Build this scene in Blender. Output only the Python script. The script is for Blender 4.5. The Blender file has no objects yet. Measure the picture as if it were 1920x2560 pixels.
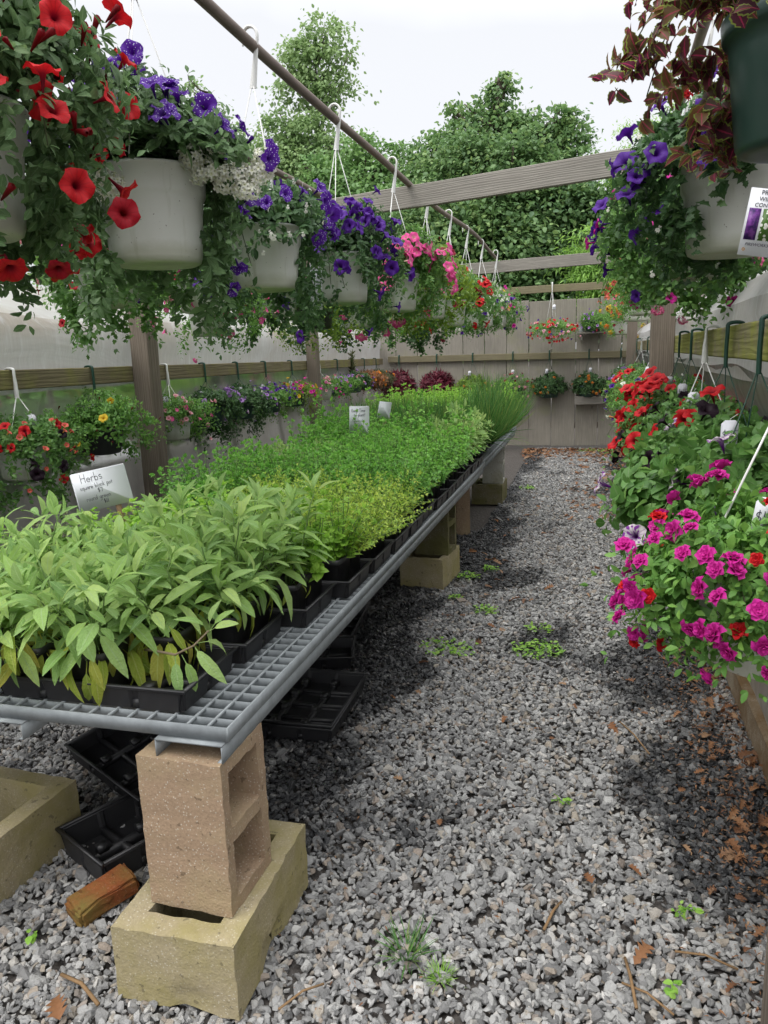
import bpy, bmesh, math, numpy as np
from mathutils import Matrix, Vector, Euler
C = bpy.context.scene
COL = C.collection
PI = math.pi
RNG = np.random.default_rng(7)
CAM = np.array([0.0, 0.0, 1.5])

# ------------------------------------------------------------------ camera, sky, sun, exposure
cam = bpy.data.cameras.new('camera')
camo = bpy.data.objects.new('camera', cam); COL.objects.link(camo)
cam.sensor_fit = 'VERTICAL'; cam.sensor_height = 24.0; cam.lens = 24.0*1900/2560
cam.clip_start = 0.02; cam.clip_end = 400
rx = np.array([0.9638529, 0.26423683, -0.03415399]); ux = np.array([-0.02215323, 0.20722513, 0.97804242]); bx_ = np.array([0.26551239, -0.9419324, 0.20558824])
camo.matrix_world = Matrix(((rx[0], ux[0], bx_[0], 0.0), (rx[1], ux[1], bx_[1], 0.0), (rx[2], ux[2], bx_[2], 1.5), (0, 0, 0, 1)))
C.camera = camo

SUN_EL, SUN_AZ = 62.0, 215.0
w = bpy.data.worlds.new('World'); C.world = w; w.use_nodes = True
wn = w.node_tree; wn.nodes.clear()
sky = wn.nodes.new('ShaderNodeTexSky'); sky.sky_type = 'NISHITA'; sky.sun_disc = False
sky.sun_elevation = math.radians(SUN_EL); sky.sun_rotation = math.radians(SUN_AZ); sky.dust_density = 4.0; sky.air_density = 1.0
hs = wn.nodes.new('ShaderNodeHueSaturation'); hs.inputs['Saturation'].default_value = 0.15
bg1 = wn.nodes.new('ShaderNodeBackground'); bg1.inputs['Strength'].default_value = 0.05
wn.links.new(sky.outputs[0], hs.inputs['Color']); wn.links.new(hs.outputs[0], bg1.inputs['Color'])
tc = wn.nodes.new('ShaderNodeTexCoord'); sx = wn.nodes.new('ShaderNodeSeparateXYZ'); wn.links.new(tc.outputs['Generated'], sx.inputs[0])
nz = wn.nodes.new('ShaderNodeTexNoise'); nz.inputs['Scale'].default_value = 1.6; nz.inputs['Detail'].default_value = 5; wn.links.new(tc.outputs['Generated'], nz.inputs['Vector'])
ad = wn.nodes.new('ShaderNodeMath'); ad.operation = 'MULTIPLY_ADD'; wn.links.new(nz.outputs['Fac'], ad.inputs[0]); ad.inputs[1].default_value = 0.25; wn.links.new(sx.outputs['Z'], ad.inputs[2])
cr = wn.nodes.new('ShaderNodeValToRGB'); wn.links.new(ad.outputs[0], cr.inputs[0])
cr.color_ramp.elements[0].position = 0.0; cr.color_ramp.elements[0].color = (0.44, 0.45, 0.475, 1)
em_ = cr.color_ramp.elements.new(0.5); em_.color = (0.48, 0.49, 0.515, 1)
cr.color_ramp.elements[2].position = 1.0; cr.color_ramp.elements[2].color = (1.9, 1.91, 1.94, 1)
bg2 = wn.nodes.new('ShaderNodeBackground'); bg2.inputs['Strength'].default_value = 0.88
wn.links.new(cr.outputs[0], bg2.inputs['Color'])
ash = wn.nodes.new('ShaderNodeAddShader'); wn.links.new(bg1.outputs[0], ash.inputs[0]); wn.links.new(bg2.outputs[0], ash.inputs[1])
wo = wn.nodes.new('ShaderNodeOutputWorld'); wn.links.new(ash.outputs[0], wo.inputs[0])

sun = bpy.data.lights.new('sun', 'SUN'); sun.energy = 0.9; sun.angle = math.radians(32); sun.color = (1.0, 0.96, 0.9)
suno = bpy.data.objects.new('sun', sun); COL.objects.link(suno)
# light comes from behind the camera's left shoulder, high up
ld = Vector((-0.45, -0.55, 1.25)).normalized()
suno.rotation_euler = ld.to_track_quat('Z', 'Y').to_euler()
C.view_settings.view_transform = 'Standard'; C.view_settings.look = 'None'
C.view_settings.exposure = 0.68; C.view_settings.gamma = 1.0; C.view_settings.use_curve_mapping = False
C.render.engine = 'CYCLES'
C.cycles.use_denoising = True
C.cycles.max_bounces = 8; C.cycles.transparent_max_bounces = 12; C.cycles.transmission_bounces = 6
C.cycles.diffuse_bounces = 3; C.cycles.glossy_bounces = 3

# ------------------------------------------------------------------ small helpers
def prop(o, label=None, cat=None, group=None, kind=None):
    if label: o['label'] = label
    if cat: o['category'] = cat
    if group: o['group'] = group
    if kind: o['kind'] = kind
    return o
def empty(name, loc, rz=0.0, **k):
    o = bpy.data.objects.new(name, None); COL.objects.link(o)
    o.location = loc; o.rotation_euler = (0, 0, rz); o.empty_display_size = 0.05
    return prop(o, **k)
def link(name, me, parent=None, mat=None, loc=None, **k):
    o = bpy.data.objects.new(name, me); COL.objects.link(o)
    if mat is not None and len(me.materials) == 0: me.materials.append(mat)
    if parent is not None: o.parent = parent
    if loc is not None: o.location = loc
    return prop(o, **k)
def rawmesh(name, v, t, uvw=None, smooth=False, mats=(), mi=None):
    v = np.asarray(v, dtype=np.float32); t = np.asarray(t, dtype=np.int32)
    me = bpy.data.meshes.new(name); n = t.shape[1]
    me.vertices.add(len(v)); me.vertices.foreach_set('co', v.ravel())
    me.loops.add(t.size); me.loops.foreach_set('vertex_index', t.ravel())
    me.polygons.add(len(t)); me.polygons.foreach_set('loop_start', np.arange(0, t.size, n, dtype=np.int32))
    me.polygons.foreach_set('loop_total', np.full(len(t), n, dtype=np.int32))
    if smooth: me.polygons.foreach_set('use_smooth', np.ones(len(t), dtype=bool))
    if uvw is not None:
        a = me.attributes.new('uvw', 'FLOAT_VECTOR', 'POINT'); a.data.foreach_set('vector', np.asarray(uvw, dtype=np.float32).ravel())
    for m in mats: me.materials.append(m)
    if mi is not None: me.polygons.foreach_set('material_index', np.asarray(mi, dtype=np.int32))
    me.update(calc_edges=True)
    return me
class Acc:                                  # gathers pieces into one triangle mesh
    def __init__(s): s.v = []; s.t = []; s.a = []; s.m = []; s.n = 0
    def add(s, v, t, a=None, m=0):
        v = np.asarray(v, dtype=np.float32); t = np.asarray(t, dtype=np.int32)
        s.v.append(v); s.t.append(t+s.n); s.n += len(v)
        s.a.append(np.zeros((len(v), 3), np.float32) if a is None else np.asarray(a, np.float32)); s.m.append(np.full(len(t), m, np.int32))
    def tile(s, tpl, M, pos, rnd, m=0):
        V, T, A = tpl; k = len(pos)
        if k == 0: return
        v = np.einsum('kij,vj->kvi', M, V)+pos[:, None, :]
        a = np.repeat(A[None], k, 0).copy(); a[:, :, 2] = rnd[:, None]
        t = T[None]+(np.arange(k)*len(V))[:, None, None]
        s.add(v.reshape(-1, 3), t.reshape(-1, 3), a.reshape(-1, 3), m)
    def mesh(s, name, smooth=False, mats=()):
        return rawmesh(name, np.concatenate(s.v), np.concatenate(s.t), np.concatenate(s.a), smooth, mats, np.concatenate(s.m))
def box_vt(x0, x1, y0, y1, z0, z1):
    v = np.array([(x, y, z) for z in (z0, z1) for y in (y0, y1) for x in (x0, x1)], float)
    q = [(0, 2, 3, 1), (4, 5, 7, 6), (0, 1, 5, 4), (2, 6, 7, 3), (0, 4, 6, 2), (1, 3, 7, 5)]
    t = [x for a, b, c, d in q for x in ((a, b, c), (a, c, d))]
    return v, np.array(t)
def tube_vt(pts, r, n=6, r2=None, flat=1.0, ref=None):
    pts = np.asarray(pts, float); k = len(pts)
    rr = np.full(k, r) if np.isscalar(r) else np.asarray(r, float)
    T = np.gradient(pts, axis=0); T /= np.linalg.norm(T, axis=1)[:, None]+1e-9
    up = np.array([0.0, 0, 1.0]) if ref is None else np.asarray(ref, float)
    V = []
    for i in range(k):
        a = np.cross(T[i], up)
        if np.linalg.norm(a) < 1e-3: a = np.cross(T[i], [1.0, 0.1, 0])
        a /= np.linalg.norm(a); b = np.cross(a, T[i])
        th = np.arange(n)*2*PI/n
        V.append(pts[i]+rr[i]*(np.cos(th)[:, None]*a+flat*np.sin(th)[:, None]*b))
    V = np.concatenate(V); t = []
    for i in range(k-1):
        for j in range(n):
            a, b, c, d = i*n+j, i*n+(j+1) % n, (i+1)*n+(j+1) % n, (i+1)*n+j
            t += [(a, b, c), (a, c, d)]
    for j in range(1, n-1): t.append((0, j+1, j)); t.append(((k-1)*n, (k-1)*n+j, (k-1)*n+j+1))
    return V, np.array(t)
def lathe_vt(prof, n=32):
    V = []; t = []
    for r, z in prof:
        th = np.arange(n)*2*PI/n
        V.append(np.stack([r*np.cos(th), r*np.sin(th), np.full(n, z)], 1))
    V = np.concatenate(V); k = len(prof)
    for i in range(k-1):
        for j in range(n):
            a, b, c, d = i*n+j, i*n+(j+1) % n, (i+1)*n+(j+1) % n, (i+1)*n+j
            t += [(a, b, c), (a, c, d)]
    return V, np.array(t)
def nrm(a): return a/(np.linalg.norm(a, axis=-1, keepdims=True)+1e-9)
def frames(d, n):                           # columns: across, along, normal
    d = nrm(d); z = nrm(n-(n*d).sum(-1, keepdims=True)*d); x = np.cross(d, z)
    return np.stack([x, d, z], -1)

# ------------------------------------------------------------------ materials
class NT:
    def __init__(s, name):
        s.m = bpy.data.materials.new(name); s.m.use_nodes = True; s.t = s.m.node_tree; s.t.nodes.clear()
        s.out = s.n('ShaderNodeOutputMaterial')
    def n(s, ty, **k):
        nd = s.t.nodes.new(ty)
        for a, b in k.items():
            if a.startswith('i_'):
                nd.inputs[a[2:].replace('_', ' ')].default_value = b
            else: setattr(nd, a, b)
        return nd
    def l(s, a, b): s.t.links.new(a, b)
    def math(s, op, a, b=None, c=None):
        nd = s.n('ShaderNodeMath', operation=op)
        for i, x in enumerate((a, b, c)):
            if x is None: continue
            if isinstance(x, (int, float)): nd.inputs[i].default_value = x
            else: s.l(x, nd.inputs[i])
        return nd.outputs[0]
    def ramp(s, fac, stops, interp='LINEAR'):
        nd = s.n('ShaderNodeValToRGB'); s.l(fac, nd.inputs[0]); cr = nd.color_ramp; cr.interpolation = interp
        while len(cr.elements) < len(stops): cr.elements.new(0.5)
        for e, (p, c) in zip(cr.elements, stops): e.position = p; e.color = (c[0], c[1], c[2], 1)
        return nd.outputs[0]
    def mix(s, fac, a, b, mode='MIX'):
        nd = s.n('ShaderNodeMix', data_type='RGBA', blend_type=mode)
        for i, x in ((0, fac), (6, a), (7, b)):
            if isinstance(x, (int, float)): nd.inputs[i].default_value = x
            elif isinstance(x, tuple): nd.inputs[i].default_value = (x[0], x[1], x[2], 1)
            else: s.l(x, nd.inputs[i])
        return nd.outputs[2]
    def noise(s, vec, scale, detail=4, rough=0.55, dist=0.0, out='Fac'):
        nd = s.n('ShaderNodeTexNoise'); nd.inputs['Scale'].default_value = scale; nd.inputs['Detail'].default_value = detail
        nd.inputs['Roughness'].default_value = rough; nd.inputs['Distortion'].default_value = dist
        if vec is not None: s.l(vec, nd.inputs['Vector'])
        return nd.outputs[out]
    def bsdf(s, col, rough=0.6, spec=0.3, bump=None, bstr=0.3, bdist=0.005, metal=0.0, **k):
        b = s.n('ShaderNodeBsdfPrincipled')
        if isinstance(col, tuple): b.inputs['Base Color'].default_value = (*col, 1)
        else: s.l(col, b.inputs['Base Color'])
        if isinstance(rough, (int, float)): b.inputs['Roughness'].default_value = rough
        else: s.l(rough, b.inputs['Roughness'])
        b.inputs['Specular IOR Level'].default_value = spec; b.inputs['Metallic'].default_value = metal
        if bump is not None:
            bp = s.n('ShaderNodeBump'); bp.inputs['Strength'].default_value = bstr; bp.inputs['Distance'].default_value = bdist
            s.l(bump, bp.inputs['Height']); s.l(bp.outputs[0], b.inputs['Normal'])
        return b.outputs[0]
    def done(s, sh): s.l(sh, s.out.inputs[0]); return s.m
def objco(T, sc=(1, 1, 1)):
    tc = T.n('ShaderNodeTexCoord'); mp = T.n('ShaderNodeMapping'); mp.inputs['Scale'].default_value = sc
    T.l(tc.outputs['Object'], mp.inputs[0]); return mp.outputs[0]
def worldco(T, sc=(1, 1, 1)):
    g = T.n('ShaderNodeNewGeometry'); mp = T.n('ShaderNodeMapping'); mp.inputs['Scale'].default_value = sc
    T.l(g.outputs['Position'], mp.inputs[0]); return mp.outputs[0]
def uvw(T):
    a = T.n('ShaderNodeAttribute', attribute_name='uvw'); s = T.n('ShaderNodeSeparateXYZ'); T.l(a.outputs['Vector'], s.inputs[0])
    oi = T.n('ShaderNodeObjectInfo')
    r = T.math('FRACT', T.math('ADD', s.outputs[2], oi.outputs['Random']))
    return s.outputs[0], s.outputs[1], r
def leafmat(name, cols, trans=0.35, rough=0.5, vein=None, edge=None, spec=0.35, centre=None, ribs=0.0):
    T = NT(name); u, v, r = uvw(T)
    k = len(cols); c = T.ramp(r, [(i/(max(k-1, 1)), cols[i]) for i in range(k)])
    au = T.math('ABSOLUTE', u)
    nzf = T.noise(worldco(T), 60, 3)
    c = T.mix(T.math('MULTIPLY', nzf, 0.35), c, (cols[0][0]*0.6, cols[0][1]*0.65, cols[0][2]*0.6))
    if centre is not None:
        f = T.math('SUBTRACT', 1.0, T.math('SMOOTH_MIN', T.math('MULTIPLY', au, 1.6), 1.0, 0.3)); c = T.mix(f, c, centre)
    if edge is not None: c = T.mix(T.math('GREATER_THAN', au, 0.80), c, edge)
    if vein is not None: c = T.mix(T.math('MULTIPLY', T.math('LESS_THAN', au, 0.09), 0.7), c, vein)
    if ribs:
        rb_ = T.math('LESS_THAN', T.math('FRACT', T.math('SUBTRACT', T.math('MULTIPLY', v, 9.0), T.math('MULTIPLY', au, 2.2))), 0.22)
        c = T.mix(T.math('MULTIPLY', rb_, ribs), c, vein or cols[-1])
        c = T.mix(T.math('MULTIPLY', T.ramp(T.noise(objco(T), 2.5, 3), [(0.45, (0, 0, 0)), (0.7, (1, 1, 1))]), 0.35), c, tuple(min(1, x*1.5) for x in cols[-1]))
        b = T.bsdf(c, rough, spec, bump=T.math('ADD', T.noise(objco(T), 14, 3), T.math('MULTIPLY', rb_, -0.4)), bstr=0.5, bdist=0.02)
    else: b = T.bsdf(c, rough, spec)
    tr = T.n('ShaderNodeBsdfTranslucent'); hv = T.n('ShaderNodeHueSaturation'); hv.inputs['Value'].default_value = 1.5; hv.inputs['Hue'].default_value = 0.49
    T.l(c, hv.inputs['Color']); T.l(hv.outputs[0], tr.inputs[0])
    mx = T.n('ShaderNodeMixShader'); mx.inputs[0].default_value = trans; T.l(b, mx.inputs[1]); T.l(tr.outputs[0], mx.inputs[2])
    return T.done(mx.outputs[0])
def petalmat(name, col, throat, speck=None, alt=None, trans=0.3):
    T = NT(name); u, v, r = uvw(T)
    c = T.mix(T.math('MULTIPLY', r, 0.35), col, tuple(x*0.6 for x in col) if alt is None else alt)
    if alt is not None:
        st = T.n('ShaderNodeTexVoronoi'); st.inputs['Scale'].default_value = 2.2
        cb = T.n('ShaderNodeCombineXYZ'); T.l(T.math('MULTIPLY', v, 1.0), cb.inputs[0]); T.l(u, cb.inputs[1]); T.l(T.math('MULTIPLY', r, 9.0), cb.inputs[2]); T.l(cb.outputs[0], st.inputs['Vector'])
        c = T.mix(T.math('GREATER_THAN', st.outputs['Distance'], 0.42), col, alt)
    if speck is not None:
        vo = T.n('ShaderNodeTexVoronoi'); vo.inputs['Scale'].default_value = 5.5; T.l(objco(T), vo.inputs['Vector'])
        c = T.mix(T.math('LESS_THAN', vo.outputs['Distance'], 0.23), c, speck)
    vn = T.math('POWER', T.math('ABSOLUTE', T.math('COSINE', T.math('MULTIPLY', v, 7.5))), 14.0)
    c = T.mix(T.math('MULTIPLY', vn, 0.45), c, tuple(x*0.45 for x in col))
    lt = T.noise(objco(T), 1.1, 3); c = T.mix(T.math('MULTIPLY', T.ramp(lt, [(0.45, (0, 0, 0)), (0.75, (1, 1, 1))]), 0.3), c, tuple(min(0.85, x*1.25+0.05) for x in col))
    f = T.math('SUBTRACT', 1.0, T.math('SMOOTH_MIN', T.math('MULTIPLY', u, 3.0), 1.0, 0.5))
    c = T.mix(f, c, throat)
    nf = T.noise(objco(T), 6, 4)
    c = T.mix(T.math('MULTIPLY', nf, 0.3), c, tuple(x*0.55 for x in col))
    b = T.bsdf(c, 0.55, 0.2)
    tr = T.n('ShaderNodeBsdfTranslucent'); T.l(c, tr.inputs[0])
    mx = T.n('ShaderNodeMixShader'); mx.inputs[0].default_value = trans; T.l(b, mx.inputs[1]); T.l(tr.outputs[0], mx.inputs[2])
    return T.done(mx.outputs[0])
def woodmat(name, c1, c2, moss=None, axis='z', mossamt=0.5):
    T = NT(name); oi = T.n('ShaderNodeObjectInfo')
    sc = {'x': (0.06, 1, 1), 'y': (1, 0.06, 1), 'z': (1, 1, 0.06)}[axis]
    tc = T.n('ShaderNodeTexCoord'); off = T.n('ShaderNodeVectorMath', operation='MULTIPLY_ADD')
    T.l(oi.outputs['Random'], off.inputs[0]); off.inputs[1].default_value = (7, 3, 5); T.l(tc.outputs['Object'], off.inputs[2])
    mp = T.n('ShaderNodeMapping'); mp.inputs['Scale'].default_value = sc; T.l(off.outputs[0], mp.inputs[0])
    wv = T.n('ShaderNodeTexWave', wave_type='RINGS', rings_direction={'x': 'X', 'y': 'Y', 'z': 'Z'}[axis])
    wv.inputs['Scale'].default_value = 26; wv.inputs['Distortion'].default_value = 7; wv.inputs['Detail'].default_value = 2; wv.inputs['Detail Scale'].default_value = 1.4
    T.l(mp.outputs[0], wv.inputs['Vector'])
    g = T.noise(mp.outputs[0], 70, 5, 0.7)
    g2 = T.noise(off.outputs[0], 2.2, 4, 0.6)
    f = T.math('MULTIPLY_ADD', wv.outputs['Fac'], 0.45, T.math('MULTIPLY', T.math('SUBTRACT', T.math('MULTIPLY', g, 1.9), 0.45), 0.6))
    c = T.mix(f, c1, c2)
    c = T.mix(T.math('MULTIPLY', T.math('SUBTRACT', g2, 0.33), 1.9), c, tuple(x*0.45 for x in c1))
    c = T.mix(T.math('MULTIPLY', oi.outputs['Random'], 0.35), c, tuple(x*0.7 for x in c1))
    vo = T.n('ShaderNodeTexVoronoi'); vo.inputs['Scale'].default_value = 2.6
    mk = T.n('ShaderNodeMapping'); mk.inputs['Scale'].default_value = {'x': (0.5, 1, 1), 'y': (1, 0.5, 1), 'z': (1, 1, 0.5)}[axis]; T.l(off.outputs[0], mk.inputs[0]); T.l(mk.outputs[0], vo.inputs['Vector'])
    c = T.mix(T.math('MULTIPLY', T.math('LESS_THAN', vo.outputs['Distance'], 0.055), 0.75), c, tuple(x*0.3 for x in c1))
    if moss is not None:
        m = T.noise(off.outputs[0], 3.5, 6, 0.65)
        c = T.mix(T.math('MULTIPLY', T.ramp(m, [(0.62-mossamt*0.3, (0, 0, 0)), (0.75-mossamt*0.25, (1, 1, 1))]), 0.75), c, moss)
    return T.done(T.bsdf(c, 0.85, 0.15, bump=f, bstr=0.6, bdist=0.004))
def concretemat(name, base, moss, amt=0.5, spk=0.5):
    T = NT(name); co = objco(T)
    n1 = T.noise(co, 150, 3, 0.6); n2 = T.noise(co, 5, 6, 0.65); n3 = T.noise(co, 38, 3)
    c = T.mix(T.math('MULTIPLY', n1, 0.9), base, tuple(x*0.5 for x in base))
    vo = T.n('ShaderNodeTexVoronoi'); vo.inputs['Scale'].default_value = 110; T.l(co, vo.inputs['Vector'])
    c = T.mix(T.math('MULTIPLY', T.math('LESS_THAN', vo.outputs['Distance'], 0.22), spk), c, (0.6, 0.56, 0.48))
    c = T.mix(T.ramp(n2, [(0.5-amt*0.25, (0, 0, 0)), (0.72-amt*0.22, (1, 1, 1))]), c, moss)
    c = T.mix(T.math('MULTIPLY', T.math('GREATER_THAN', n3, 0.66), 0.6), c, tuple(x*0.3 for x in base))
    hh = T.math('ADD', T.math('MULTIPLY', n1, 0.6), n3)
    return T.done(T.bsdf(c, 0.92, 0.15, bump=hh, bstr=0.7, bdist=0.004))
def plain(name, col, rough=0.5, spec=0.4, dirt=0.3, sc=12, metal=0.0, dcol=None, bstr=0.1):
    T = NT(name); co = objco(T); n1 = T.noise(co, sc, 5, 0.6)
    c = T.mix(T.math('MULTIPLY', n1, dirt*1.6), col, dcol or tuple(x*0.4 for x in col))
    n2 = T.noise(co, sc*6, 3)
    return T.done(T.bsdf(c, T.math('MULTIPLY_ADD', n1, 0.3, rough-0.12), spec, bump=n2, bstr=bstr, bdist=0.002, metal=metal))

M = {}
T = NT('stained_white_plastic'); co = objco(T); n1 = T.noise(co, 7, 5, 0.65); tcs = T.n('ShaderNodeSeparateXYZ'); T.l(co, tcs.inputs[0])
n2 = T.noise(objco(T, (30, 30, 2.5)), 1.0, 4, 0.6); oi_ = T.n('ShaderNodeObjectInfo')
c = T.mix(T.math('MULTIPLY', n1, 0.45), (0.70, 0.71, 0.68), (0.47, 0.48, 0.41))
c = T.mix(T.math('MULTIPLY', T.ramp(n2, [(0.56, (0, 0, 0)), (0.72, (1, 1, 1))]), 0.4), c, (0.30, 0.29, 0.20))
c = T.mix(T.ramp(T.math('MULTIPLY_ADD', n1, -0.05, tcs.outputs[2]), [(0.0, (0.6, 0.6, 0.6)), (0.03, (0, 0, 0))]), c, (0.36, 0.37, 0.27))
c = T.mix(T.math('MULTIPLY', T.math('GREATER_THAN', T.noise(co, 90, 2), 0.73), 0.8), c, (0.12, 0.10, 0.07))
M['pot_white'] = T.done(T.bsdf(c, T.math('MULTIPLY_ADD', n1, 0.3, 0.3), 0.4, bump=n1, bstr=0.08, bdist=0.01))
M['pot_white_'] = plain('white_plastic', (0.66, 0.67, 0.63), 0.42, 0.4, 0.28, 7, dcol=(0.45, 0.46, 0.38))
M['pot_green'] = plain('green_plastic', (0.012, 0.05, 0.038), 0.35, 0.5, 0.4, 9, dcol=(0.05, 0.07, 0.06))
M['pot_black'] = plain('black_plastic', (0.013, 0.014, 0.018), 0.42, 0.5, 0.5, 14, dcol=(0.035, 0.033, 0.032), bstr=0.2)
M['hang_white'] = plain('white_hanger_plastic', (0.72, 0.72, 0.70), 0.4, 0.4, 0.15)
M['hang_green'] = plain('green_hanger_plastic', (0.015, 0.06, 0.04), 0.4, 0.4, 0.2)
M['tag'] = plain('tag_card', (0.74, 0.74, 0.80), 0.6, 0.2, 0.08)
M['sign'] = plain('sign_card', (0.74, 0.76, 0.80), 0.45, 0.3, 0.08, 3)
M['ink'] = plain('pencil_ink', (0.09, 0.09, 0.11), 0.7, 0.2, 0.1)
M['soil'] = plain('potting_soil', (0.035, 0.024, 0.016), 0.95, 0.1, 0.6, 60, bstr=1.0)
M['zinc'] = plain('galvanised_steel', (0.34, 0.37, 0.385), 0.55, 0.4, 0.6, 22, metal=0.25, dcol=(0.13, 0.14, 0.145))
M['pipe'] = plain('weathered_pipe', (0.23, 0.18, 0.15), 0.7, 0.3, 0.5, 9, metal=0.2, dcol=(0.10, 0.085, 0.08))
M['post'] = woodmat('weathered_post_wood', (0.25, 0.21, 0.17), (0.10, 0.08, 0.062))
M['beam'] = woodmat('weathered_beam_wood', (0.38, 0.355, 0.315), (0.15, 0.135, 0.118), axis='x')
M['rail'] = woodmat('mossy_rail_wood', (0.27, 0.23, 0.14), (0.11, 0.09, 0.055), moss=(0.19, 0.18, 0.06), axis='y', mossamt=0.5)
M['railm'] = woodmat('green_mossy_rail_wood', (0.30, 0.27, 0.17), (0.12, 0.10, 0.06), moss=(0.22, 0.24, 0.035), axis='y', mossamt=0.8)
M['railx'] = woodmat('mossy_cross_rail_wood', (0.28, 0.25, 0.16), (0.13, 0.11, 0.07), moss=(0.20, 0.19, 0.10), axis='x', mossamt=0.4)
M['plank'] = woodmat('grey_fence_wood', (0.42, 0.39, 0.335), (0.19, 0.172, 0.145), moss=(0.27, 0.265, 0.18), mossamt=0.3)
M['block_tan'] = concretemat('tan_concrete', (0.40, 0.285, 0.19), (0.33, 0.255, 0.155), 0.2)
M['block_moss'] = concretemat('mossy_concrete', (0.43, 0.365, 0.235), (0.29, 0.25, 0.115), 0.5)
M['block_dark'] = concretemat('damp_concrete', (0.22, 0.19, 0.13), (0.12, 0.115, 0.045), 0.7)
M['block_white'] = concretemat('white_painted_concrete', (0.50, 0.49, 0.44), (0.28, 0.27, 0.2), 0.2, 0.1)
M['brick'] = concretemat('mossy_brick', (0.30, 0.095, 0.035), (0.16, 0.12, 0.035), 0.35, 0.1)
M['curb'] = concretemat('dirty_curb', (0.36, 0.30, 0.22), (0.16, 0.10, 0.05), 0.5)
M['deadleaf'] = leafmat('dead_leaf', [(0.20, 0.085, 0.035), (0.30, 0.15, 0.07), (0.13, 0.055, 0.03), (0.38, 0.24, 0.14)], 0.1, 0.7)
M['twig'] = plain('twig_bark', (0.30, 0.19, 0.10), 0.9, 0.1, 0.5, 40)
M['stake'] = woodmat('stake_wood', (0.36, 0.24, 0.14), (0.22, 0.14, 0.08))
# foliage
G = lambda *c: list(c)
M['lf_pet'] = leafmat('petunia_leaf', G((0.072, 0.169, 0.039), (0.130, 0.286, 0.065), (0.098, 0.221, 0.058), (0.208, 0.377, 0.091)), vein=(0.16, 0.26, 0.10))
M['lf_dark'] = leafmat('dark_petunia_leaf', G((0.034, 0.086, 0.032), (0.063, 0.144, 0.046), (0.052, 0.115, 0.040), (0.115, 0.218, 0.069)), vein=(0.12, 0.2, 0.09))
M['lf_petd'] = leafmat('shaded_petunia_leaf', G((0.06, 0.12, 0.045), (0.10, 0.19, 0.07), (0.08, 0.155, 0.055), (0.17, 0.28, 0.12)), vein=(0.18, 0.27, 0.13), ribs=0.12)
M['lf_cali'] = leafmat('calibrachoa_leaf', G((0.078, 0.195, 0.039), (0.143, 0.312, 0.065), (0.208, 0.403, 0.078)))
M['lf_yel'] = leafmat('yellow_green_leaf', G((0.14, 0.24, 0.03), (0.24, 0.36, 0.05), (0.10, 0.19, 0.03)))
M['lf_burg'] = leafmat('burgundy_leaf', G((0.10, 0.012, 0.025), (0.17, 0.02, 0.04), (0.06, 0.01, 0.02)), 0.25)
M['lf_copper'] = leafmat('copper_leaf', G((0.22, 0.08, 0.03), (0.30, 0.13, 0.04), (0.10, 0.06, 0.02)), 0.25)
M['lf_col'] = leafmat('coleus_leaf', G((0.07, 0.022, 0.035), (0.11, 0.025, 0.04), (0.20, 0.12, 0.04), (0.06, 0.045, 0.025), (0.16, 0.04, 0.05)), 0.45, edge=(0.20, 0.26, 0.05), vein=(0.45, 0.04, 0.10))
M['lf_sage'] = leafmat('sage_leaf', G((0.235, 0.403, 0.112), (0.370, 0.560, 0.146), (0.269, 0.437, 0.157), (0.504, 0.660, 0.213), (0.179, 0.314, 0.112)), 0.35, 0.7, vein=(0.36, 0.50, 0.24), spec=0.25, ribs=0.30)
M['lf_sagey'] = leafmat('yellowing_sage_leaf', G((0.352, 0.462, 0.066), (0.462, 0.506, 0.077), (0.286, 0.440, 0.077), (0.528, 0.440, 0.088)), 0.4, 0.65, vein=(0.5, 0.55, 0.18), spec=0.2, ribs=0.25)
M['lf_mint'] = leafmat('mint_leaf', G((0.179, 0.378, 0.053), (0.284, 0.546, 0.084), (0.399, 0.620, 0.126), (0.315, 0.588, 0.095)), 0.4)
M['lf_oreg'] = leafmat('oregano_leaf', G((0.11, 0.30, 0.05), (0.18, 0.43, 0.075), (0.27, 0.54, 0.10), (0.15, 0.36, 0.06)), 0.4)
M['lf_balm'] = leafmat('lemon_balm_leaf', G((0.211, 0.409, 0.053), (0.317, 0.554, 0.079), (0.409, 0.660, 0.106)), 0.4, vein=(0.14, 0.28, 0.04), ribs=0.2)
M['lf_thyme'] = leafmat('thyme_leaf', G((0.246, 0.426, 0.067), (0.403, 0.582, 0.090), (0.560, 0.660, 0.123), (0.202, 0.336, 0.067)), 0.4)
M['lf_chive'] = leafmat('chive_blade', G((0.05, 0.15, 0.035), (0.085, 0.22, 0.05), (0.12, 0.29, 0.065), (0.28, 0.34, 0.09)), 0.25)
M['lf_basil'] = leafmat('dark_stem_leaf', G((0.09, 0.07, 0.04), (0.11, 0.16, 0.05), (0.05, 0.04, 0.03)), 0.3)
M['stem'] = leafmat('green_stem', G((0.12, 0.22, 0.06), (0.18, 0.27, 0.09)), 0.1, 0.6)
M['stem_br'] = leafmat('woody_stem', G((0.20, 0.15, 0.09), (0.26, 0.20, 0.13)), 0.05, 0.7)
M['stem_dk'] = leafmat('dark_stem', G((0.05, 0.07, 0.03), (0.08, 0.10, 0.04)), 0.05, 0.7)
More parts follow.
